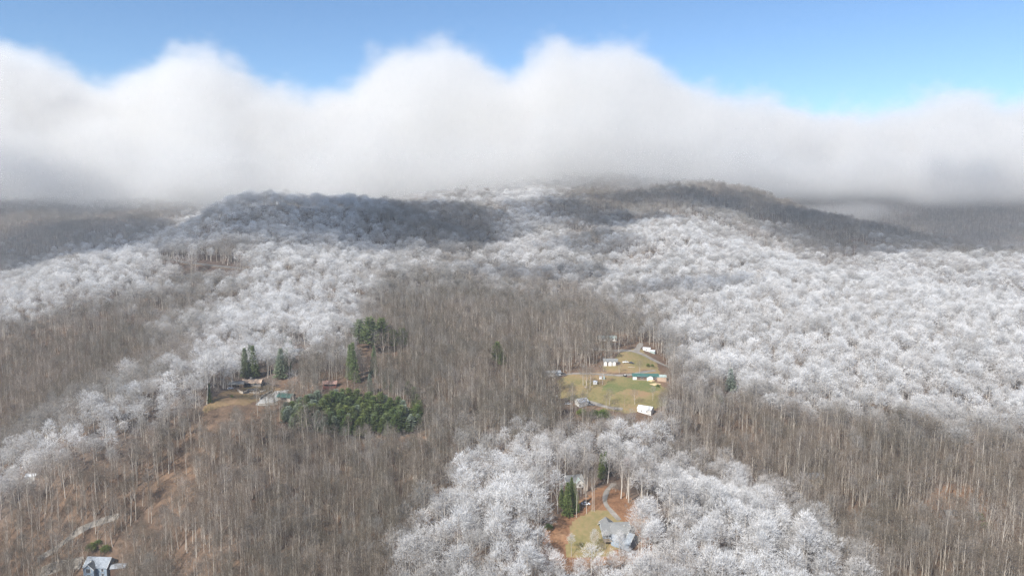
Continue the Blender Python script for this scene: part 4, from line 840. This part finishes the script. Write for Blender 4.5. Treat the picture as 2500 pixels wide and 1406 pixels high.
def where(px, py): return min(LAND, key=lambda l: (l[0][0] - px) ** 2 + ((l[0][1] - py) * 1.6) ** 2)[1]
pxT, pyT = project(TX, TY, TZ + 20 * HT); pxB, pyB = project(TX, TY, TZ)
size = np.where((pxT > 0) & (pxT < 2500) & (pyT < 1400) & (pyT > 0), HT / TY, 0)
single = np.zeros(N, bool)
for msk, kind in ((~isf, 'bare'), (isf, 'frosted')):
    idx = np.nonzero(msk)[0]; top = idx[np.argsort(-size[idx])][:290 if kind == 'frosted' else 275]; single[top] = True
    for i in top:
        hw = 'tall' if HT[i] > 1.12 else 'short' if HT[i] < .88 else 'mid height'; wh = where(pxB[i], pyB[i]); f = FRj[i]
        wd_ = float(rg.uniform(.88, 1.15)); hw = ('slender ' if wd_ < .97 else 'broad ' if wd_ > 1.06 else '') + hw
        if kind == 'bare': lab = '%s bare %s tree %s' % (hw, 'grey' if TINT[i] > .6 or f > .15 else 'brown', wh); g = 'bare trees ' + wh
        else: lab = '%s %s tree %s' % (hw, 'thickly white frosted' if f > .8 else 'grey half frosted' if f < .55 else 'white frosted', wh); g = 'frosted trees ' + wh
        tree(kind + '_tree', kind, int(rg.integers(0, 99)), (TX[i], TY[i], TZ[i]), HT[i], ROT[i], f, TINT[i], lab, 'tree', g, wide=wd_ * (1.2 if kind == 'frosted' else 1.0))
for nm, msk, kind, lab in (('bare_woods', ~isf & ~single, 'bare', 'brown leafless woods filling the valley and the lower slopes'), ('frosted_woods', isf & ~single, 'frosted', 'white frosted woods covering the upper slopes and hilltops')):
    wood_stuff(nm, kind, TX[msk], TY[msk], TZ[msk], HT[msk], ROT[msk], FRj[msk], TINT[msk], lab, 'woods')
x, y, z, px, py, r = wood_points(4.6, 235, 950, 55); k = (r.random(len(x)) < .75); x, y, z = x[k], y[k], z[k]; f = soft_frost(x, y, z + 4); n_ = len(x)
wood_stuff('undergrowth', 'brush', x, y, z, r.uniform(.35, 1.25, n_), r.random(n_) * 6, np.clip(f * .6, 0, 1), np.clip(.5 + .6 * vnoise(x, y, 45, 3), 0, 1), 'thin brown brushwood on the forest floor', 'undergrowth')
# ------------------------------------------------------------------ clouds and air
def vol_mat(name, dens, col=(1, 1, 1), ani=0.0):
    m = bpy.data.materials.new(name); m.use_nodes = True; t = m.node_tree; t.nodes.clear()
    o = t.nodes.new('ShaderNodeOutputMaterial'); v = t.nodes.new('ShaderNodeVolumePrincipled')
    v.inputs['Color'].default_value = (*col, 1); v.inputs['Density'].default_value = dens; v.inputs['Anisotropy'].default_value = ani
    t.links.new(v.outputs[0], o.inputs['Volume']); return m
TOPS = [(-900,60),(-300,60),(0,78),(120,120),(200,150),(330,178),(400,158),(480,130),(560,150),(640,190),(760,205),(850,200),(900,160),(950,120),(1070,108),(1140,130),(1190,170),(1240,200),(1300,160),(1380,132),(1500,132),(1580,150),(1660,195),(1800,225),(1880,215),(2000,248),(2150,232),(2330,198),(2500,215),(2800,180),(3400,200)]
tpx = np.array([p[0] for p in TOPS], float); tsl = np.array([ray_slope(1250, p[1])[1] for p in TOPS])
def slab(name, x0, x1, nx_, y0, y1, ny_, top, bot, m):
    """a closed body of vapour between an upper and a lower surface"""
    xs = np.linspace(x0, x1, nx_); ys = np.linspace(y0, y1, ny_); gx, gy = np.meshgrid(xs, ys)
    zt, zb = top(gx, gy), bot(gx, gy); md = (zt + zb) / 2; th = np.maximum(zt - zb, 0.5)
    edge = np.zeros_like(gx, bool); edge[0] = edge[-1] = True; edge[:, 0] = edge[:, -1] = True
    zt = md + th / 2; zb = md - th / 2
    V = np.concatenate([np.stack([gx, gy, zt], -1).reshape(-1, 3), np.stack([gx, gy, zb], -1).reshape(-1, 3)]); k = gx.size
    j, i = np.meshgrid(np.arange(ny_ - 1), np.arange(nx_ - 1), indexing='ij')
    q = np.stack([j * nx_ + i, j * nx_ + i + 1, (j + 1) * nx_ + i + 1, (j + 1) * nx_ + i], -1).reshape(-1, 4)
    Q = [q, q[:, ::-1] + k]
    bd = [(a, a + 1) for a in range(nx_ - 1)] + [((b + 1) * nx_ - 1, (b + 2) * nx_ - 1) for b in range(ny_ - 1)]
    bd += [((ny_ - 1) * nx_ + a + 1, (ny_ - 1) * nx_ + a) for a in reversed(range(nx_ - 1))] + [((b + 1) * nx_, b * nx_) for b in reversed(range(ny_ - 1))]
    Q.append(np.array([(b, a, a + k, b + k) for a, b in bd]))
    return link(bpy.data.objects.new(name, mesh_np(name, V, np.concatenate(Q), [m])))
def ss(a, b, x): t = np.clip((x - a) / (b - a), 0, 1); return t * t * (3 - 2 * t)
def billow(x, y, s, sd): return (1 - np.abs(vnoise(x, y, s, sd))) * .6 + (1 - np.abs(vnoise(x, y, s * .45, sd + 1))) * .28 + (1 - np.abs(vnoise(x, y, s * .2, sd + 2))) * .12
def bank_top(k, y_mid, front):
    def f(x, y):
        px = 1250 + F * x / np.maximum(y, 1); s = sum(np.interp(px + d, tpx, tsl) for d in range(-90, 91, 15)) / 13 + .006 + .012 * vnoise(px, y / 8, 60, 91) + .008 * vnoise(px, y / 6, 26, 92)
        full = s * y_mid * k
        dome = np.sqrt(np.clip(1 - ((y - y_mid) / (y_mid - front)) ** 2, 0, 1)) if True else 0
        dome = np.where(y > y_mid, np.sqrt(np.clip(1 - ((y - y_mid) / 2600) ** 2, 0, 1)), dome)
        b = billow(x, y, 420, 51)
        return -10 + (full + 10) * dome * (.80 + .22 * b) + vnoise(x, y, 160, 57) * 12 * dome
    return f
def bank_bot(x, y):
    px = 1250 + F * x / np.maximum(y, 1)
    b = np.interp(px, [-500, 0, 420, 700, 1150, 1250, 1400, 1700, 1900, 2100, 2300, 2500, 3200], [-24, -22, -18, -6, 8, 18, 24, 26, 44, 60, 62, 60, 60])
    return b + vnoise(x, y, 300, 61) * 9 + vnoise(x, y, 110, 62) * 5

# the cloud bank: a voxel body of vapour, lumpy above, ragged below, lying on the summits
CB = ((-4200, 1500, -60), (4200, 5200, 760))
def cloud_bank():
    m = bpy.data.materials.new('cloud_vapour'); m.use_nodes = True; t = m.node_tree; t.nodes.clear()
    o = t.nodes.new('ShaderNodeOutputMaterial'); v = t.nodes.new('ShaderNodeVolumePrincipled'); v.inputs['Color'].default_value = (0.855, 0.85, 0.84, 1)
    v.inputs['Density'].default_value = 1.0; v.inputs['Anisotropy'].default_value = 0.15; t.links.new(v.outputs[0], o.inputs['Volume'])
    g = bpy.data.node_groups.new('cloud_bank', 'GeometryNodeTree')
    g.interface.new_socket('Geometry', in_out='INPUT', socket_type='NodeSocketGeometry'); g.interface.new_socket('Geometry', in_out='OUTPUT', socket_type='NodeSocketGeometry')
    go = g.nodes.new('NodeGroupOutput'); N_ = g.nodes.new; L_ = g.links.new
    def val(x, sock):
        if isinstance(x, (int, float)): sock.default_value = x
        else: L_(x, sock)
    def M(op, a, b=0.0, c=None, clamp=False):
        n = N_('ShaderNodeMath'); n.operation = op; n.use_clamp = clamp; val(a, n.inputs[0]); val(b, n.inputs[1])
        if c is not None: val(c, n.inputs[2])
        return n.outputs[0]
    def sstep(x, a, b):
        n = N_('ShaderNodeMapRange'); n.interpolation_type = 'SMOOTHSTEP'; n.clamp = True
        val(x, n.inputs['Value']); val(a, n.inputs['From Min']); val(b, n.inputs['From Max']); return n.outputs[0]
    pos = N_('GeometryNodeInputPosition'); sp = N_('ShaderNodeSeparateXYZ'); L_(pos.outputs[0], sp.inputs[0]); x, y, z = sp.outputs
    def noise(scale, detail, off, rough=.55, zs=1.0):
        vm = N_('ShaderNodeVectorMath'); vm.operation = 'MULTIPLY_ADD'; L_(pos.outputs[0], vm.inputs[0]); vm.inputs[1].default_value = (scale, scale, scale * zs); vm.inputs[2].default_value = (off, off * 1.7, off * .3)
        n = N_('ShaderNodeTexNoise'); n.inputs['Scale'].default_value = 1; n.inputs['Detail'].default_value = detail; n.inputs['Roughness'].default_value = rough
        L_(vm.outputs[0], n.inputs['Vector']); return M('SUBTRACT', n.outputs[0], .5)
    def curve(u, lo, hi, pts, vlo, vhi):
        """piecewise curve of a bearing (picture column)"""
        n = N_('ShaderNodeFloatCurve'); c = n.mapping.curves[0]
        P = [((p - lo) / (hi - lo), (q - vlo) / (vhi - vlo)) for p, q in pts]
        c.points[0].location = P[0]; c.points[1].location = P[-1]
        for p in P[1:-1]: c.points.new(*p)
        n.mapping.update(); L_(u, n.inputs['Value']); return M('MULTIPLY_ADD', n.outputs[0], vhi - vlo, vlo)
    warpn = noise(1 / 520, 3, 7.1); xw = M('MULTIPLY_ADD', warpn, 260.0, x)
    u = M('DIVIDE', M('ADD', M('MULTIPLY', M('DIVIDE', xw, y), F), 1250 + 1000), 4500.0, clamp=True)       # -1000 .. 3500
    tops = [(p, ray_slope(1250, q)[1] * 3000 - 62) for p, q in TOPS if -1000 <= p <= 3500]
    top = curve(u, -1000, 3500, [(-1000, tops[0][1])] + tops[1:-1] + [(3500, tops[-1][1])], 0, 900)
    bot = curve(u, -1000, 3500, [(-1000, -30), (0, -28), (380, -26), (650, -14), (950, 0), (1200, 6), (1330, 12), (1600, 14), (1800, 18), (1950, 30), (2150, 26), (2300, 14), (2500, 20), (3500, 50)], -60, 100)
    ft = curve(u, -1000, 3500, [(-1000, 1900), (0, 1880), (600, 1820), (950, 1720), (1200, 1640), (1450, 1600), (1700, 1640), (1850, 1800), (2000, 1950), (2200, 2000), (2500, 1950), (3500, 1950)], 1400, 2200)
    n1 = noise(1 / 430, 4, 1.3); n2 = noise(1 / 150, 4, 5.7, .6); n3 = noise(1 / 260, 4, 9.2, .6, 1.6); n4 = noise(1 / 62, 3, 3.3, .65)
    rise = sstep(M('SUBTRACT', y, ft), -50, 900)
    topz = M('MULTIPLY', top, M('MULTIPLY_ADD', M('POWER', rise, .6), .86, .14))
    dt = M('ADD', M('SUBTRACT', topz, z), M('ADD', M('MULTIPLY', n1, 230.0), M('ADD', M('MULTIPLY', n2, 260.0), M('MULTIPLY', n4, 200.0))))
    db = M('ADD', M('SUBTRACT', z, bot), M('ADD', M('MULTIPLY', n3, 60.0), M('MULTIPLY', n2, 34.0)))
    df = M('ADD', M('SUBTRACT', y, ft), M('MULTIPLY', n3, 500.0))
    d = M('MULTIPLY', M('MULTIPLY', sstep(dt, 0, 100), sstep(db, -34, 95)), sstep(df, 0, 260))
    d = M('MULTIPLY', d, M('MULTIPLY', sstep(y, 5150, 4700), sstep(M('ABSOLUTE', x), 4150, 3800)))
    d = M('MULTIPLY', d, M('MAXIMUM', M('ADD', M('MULTIPLY_ADD', n1, 1.6, 1.0), M('MULTIPLY', n2, 1.8)), .15))
    # shreds of mist in the gap behind the dark ridge at the right
    mx_, my_, mz_ = MIST.x, MIST.y, MIST.z
    e = M('ADD', M('ADD', M('POWER', M('DIVIDE', M('SUBTRACT', x, mx_), 330.0), 2.0), M('POWER', M('DIVIDE', M('SUBTRACT', y, my_), 230.0), 2.0)), M('POWER', M('DIVIDE', M('SUBTRACT', z, mz_), 34.0), 2.0))
    mist = M('MULTIPLY', sstep(M('ADD', e, M('MULTIPLY', n3, 4.5)), 1.0, -.8), .5)
    d = M('MULTIPLY', M('ADD', d, mist), 0.0062)
    vc = N_('GeometryNodeVolumeCube'); L_(d, vc.inputs['Density']); vc.inputs['Min'].default_value = CB[0]; vc.inputs['Max'].default_value = CB[1]
    vc.inputs['Resolution X'].default_value = 380; vc.inputs['Resolution Y'].default_value = 150; vc.inputs['Resolution Z'].default_value = 90
    sm = N_('GeometryNodeSetMaterial'); L_(vc.outputs[0], sm.inputs[0]); sm.inputs['Material'].default_value = m; L_(sm.outputs[0], go.inputs[0])
    me = bpy.data.meshes.new('cloud_bank'); me.materials.append(m); o = link(bpy.data.objects.new('cloud_bank', me)); md = o.modifiers.new('vapour', 'NODES'); md.node_group = g
    m.cycles.volume_sampling = 'MULTIPLE_IMPORTANCE'
    return put(o, 'long lumpy white cloud bank lying on the mountain tops under the blue sky', 'cloud', kind='stuff')
sx_, sz_ = ray_slope(2060, 512); MIST = Vector((sx_ * 2150, 2150, sz_ * 2150 - 4))
cloud_bank(); cy.volume_step_rate = 1.0; cy.volume_max_steps = 256
def puff(name, c, r, m, label, sd):
    """an added cloud that casts shade: a lumpy closed shell full of vapour"""
    import bmesh
    bm = bmesh.new(); bmesh.ops.create_icosphere(bm, subdivisions=4, radius=1)
    for v in bm.verts:
        n_ = float(vnoise(v.co.x * 3 + sd, v.co.y * 3 + v.co.z * 2, 1.0, sd)) * .22 + float(vnoise(v.co.x * 7 + sd, v.co.y * 7 + v.co.z * 5, 1.0, sd + 1)) * .1
        v.co = Vector((v.co.x * r[0], v.co.y * r[1], v.co.z * (r[2] if v.co.z > 0 else r[2] * .5))) * (1 + n_)
    me = bpy.data.meshes.new(name); bm.to_mesh(me); bm.free(); me.materials.append(m)
    o = link(bpy.data.objects.new(name, me)); o.location = c; put(o, label, 'cloud', kind='stuff'); return o
CL3 = vol_mat('shade_cloud_vapour', 0.0095, (0.93, 0.93, 0.93), 0.2)
def over(px, py, alt):      # where a cloud is placed to shade this bit of land
    g = ground_at(px, py); t = (alt - g.z) / -LDIR.z; return g - LDIR * t
SHADE = [((650, 555), (220, 160, 42), 420), ((900, 570), (200, 160, 48), 430), ((1060, 545), (170, 200, 70), 520), ((420, 600), (170, 130, 30), 400), ((200, 600), (260, 200, 70), 620),
         ((1600, 500), (210, 110, 60), 560), ((1850, 520), (200, 120, 60), 600), ((2200, 600), (260, 160, 60), 560), ((2080, 560), (180, 130, 60), 580), ((2400, 600), (180, 120, 60), 540), ((150, 530), (330, 120, 60), 620), ((1330, 690), (120, 38, 40), 470), ((1680, 720), (100, 36, 40), 430), ((1450, 610), (90, 80, 40), 480), ((1400, 540), (130, 170, 60), 560), ((950, 545), (150, 150, 60), 520), ((1600, 560), (120, 90, 60), 560)]
for i, ((px, py), r, alt) in enumerate(SHADE):
    while True:      # lifted until it is out of view
        c = over(px, py, alt); d_ = max(abs(r[1]), 1)
        if project(c.x, c.y + d_, c.z - r[2])[1] < -40: break
        alt += 30
    puff('shade_cloud', over(px, py, alt), r, CL3, 'unseen cloud added above the view to shade the hills', 70 + 3 * i)  # unseen clouds, added only to cast shade on the hills
hz = vol_mat('haze_air', 0.00009, (0.82, 0.90, 1.0), 0.0)
me = bpy.data.meshes.new('haze'); s_ = (-12000, 12000, -4000, 14000, -300, 135)
V = [(x, y, z) for z in s_[4:] for y in s_[2:4] for x in s_[:2]]
me.from_pydata(V, [], [(0, 2, 3, 1), (4, 5, 7, 6), (0, 1, 5, 4), (2, 6, 7, 3), (0, 4, 6, 2), (1, 3, 7, 5)]); me.materials.append(hz)
put(link(bpy.data.objects.new('haze', me)), kind='stuff')
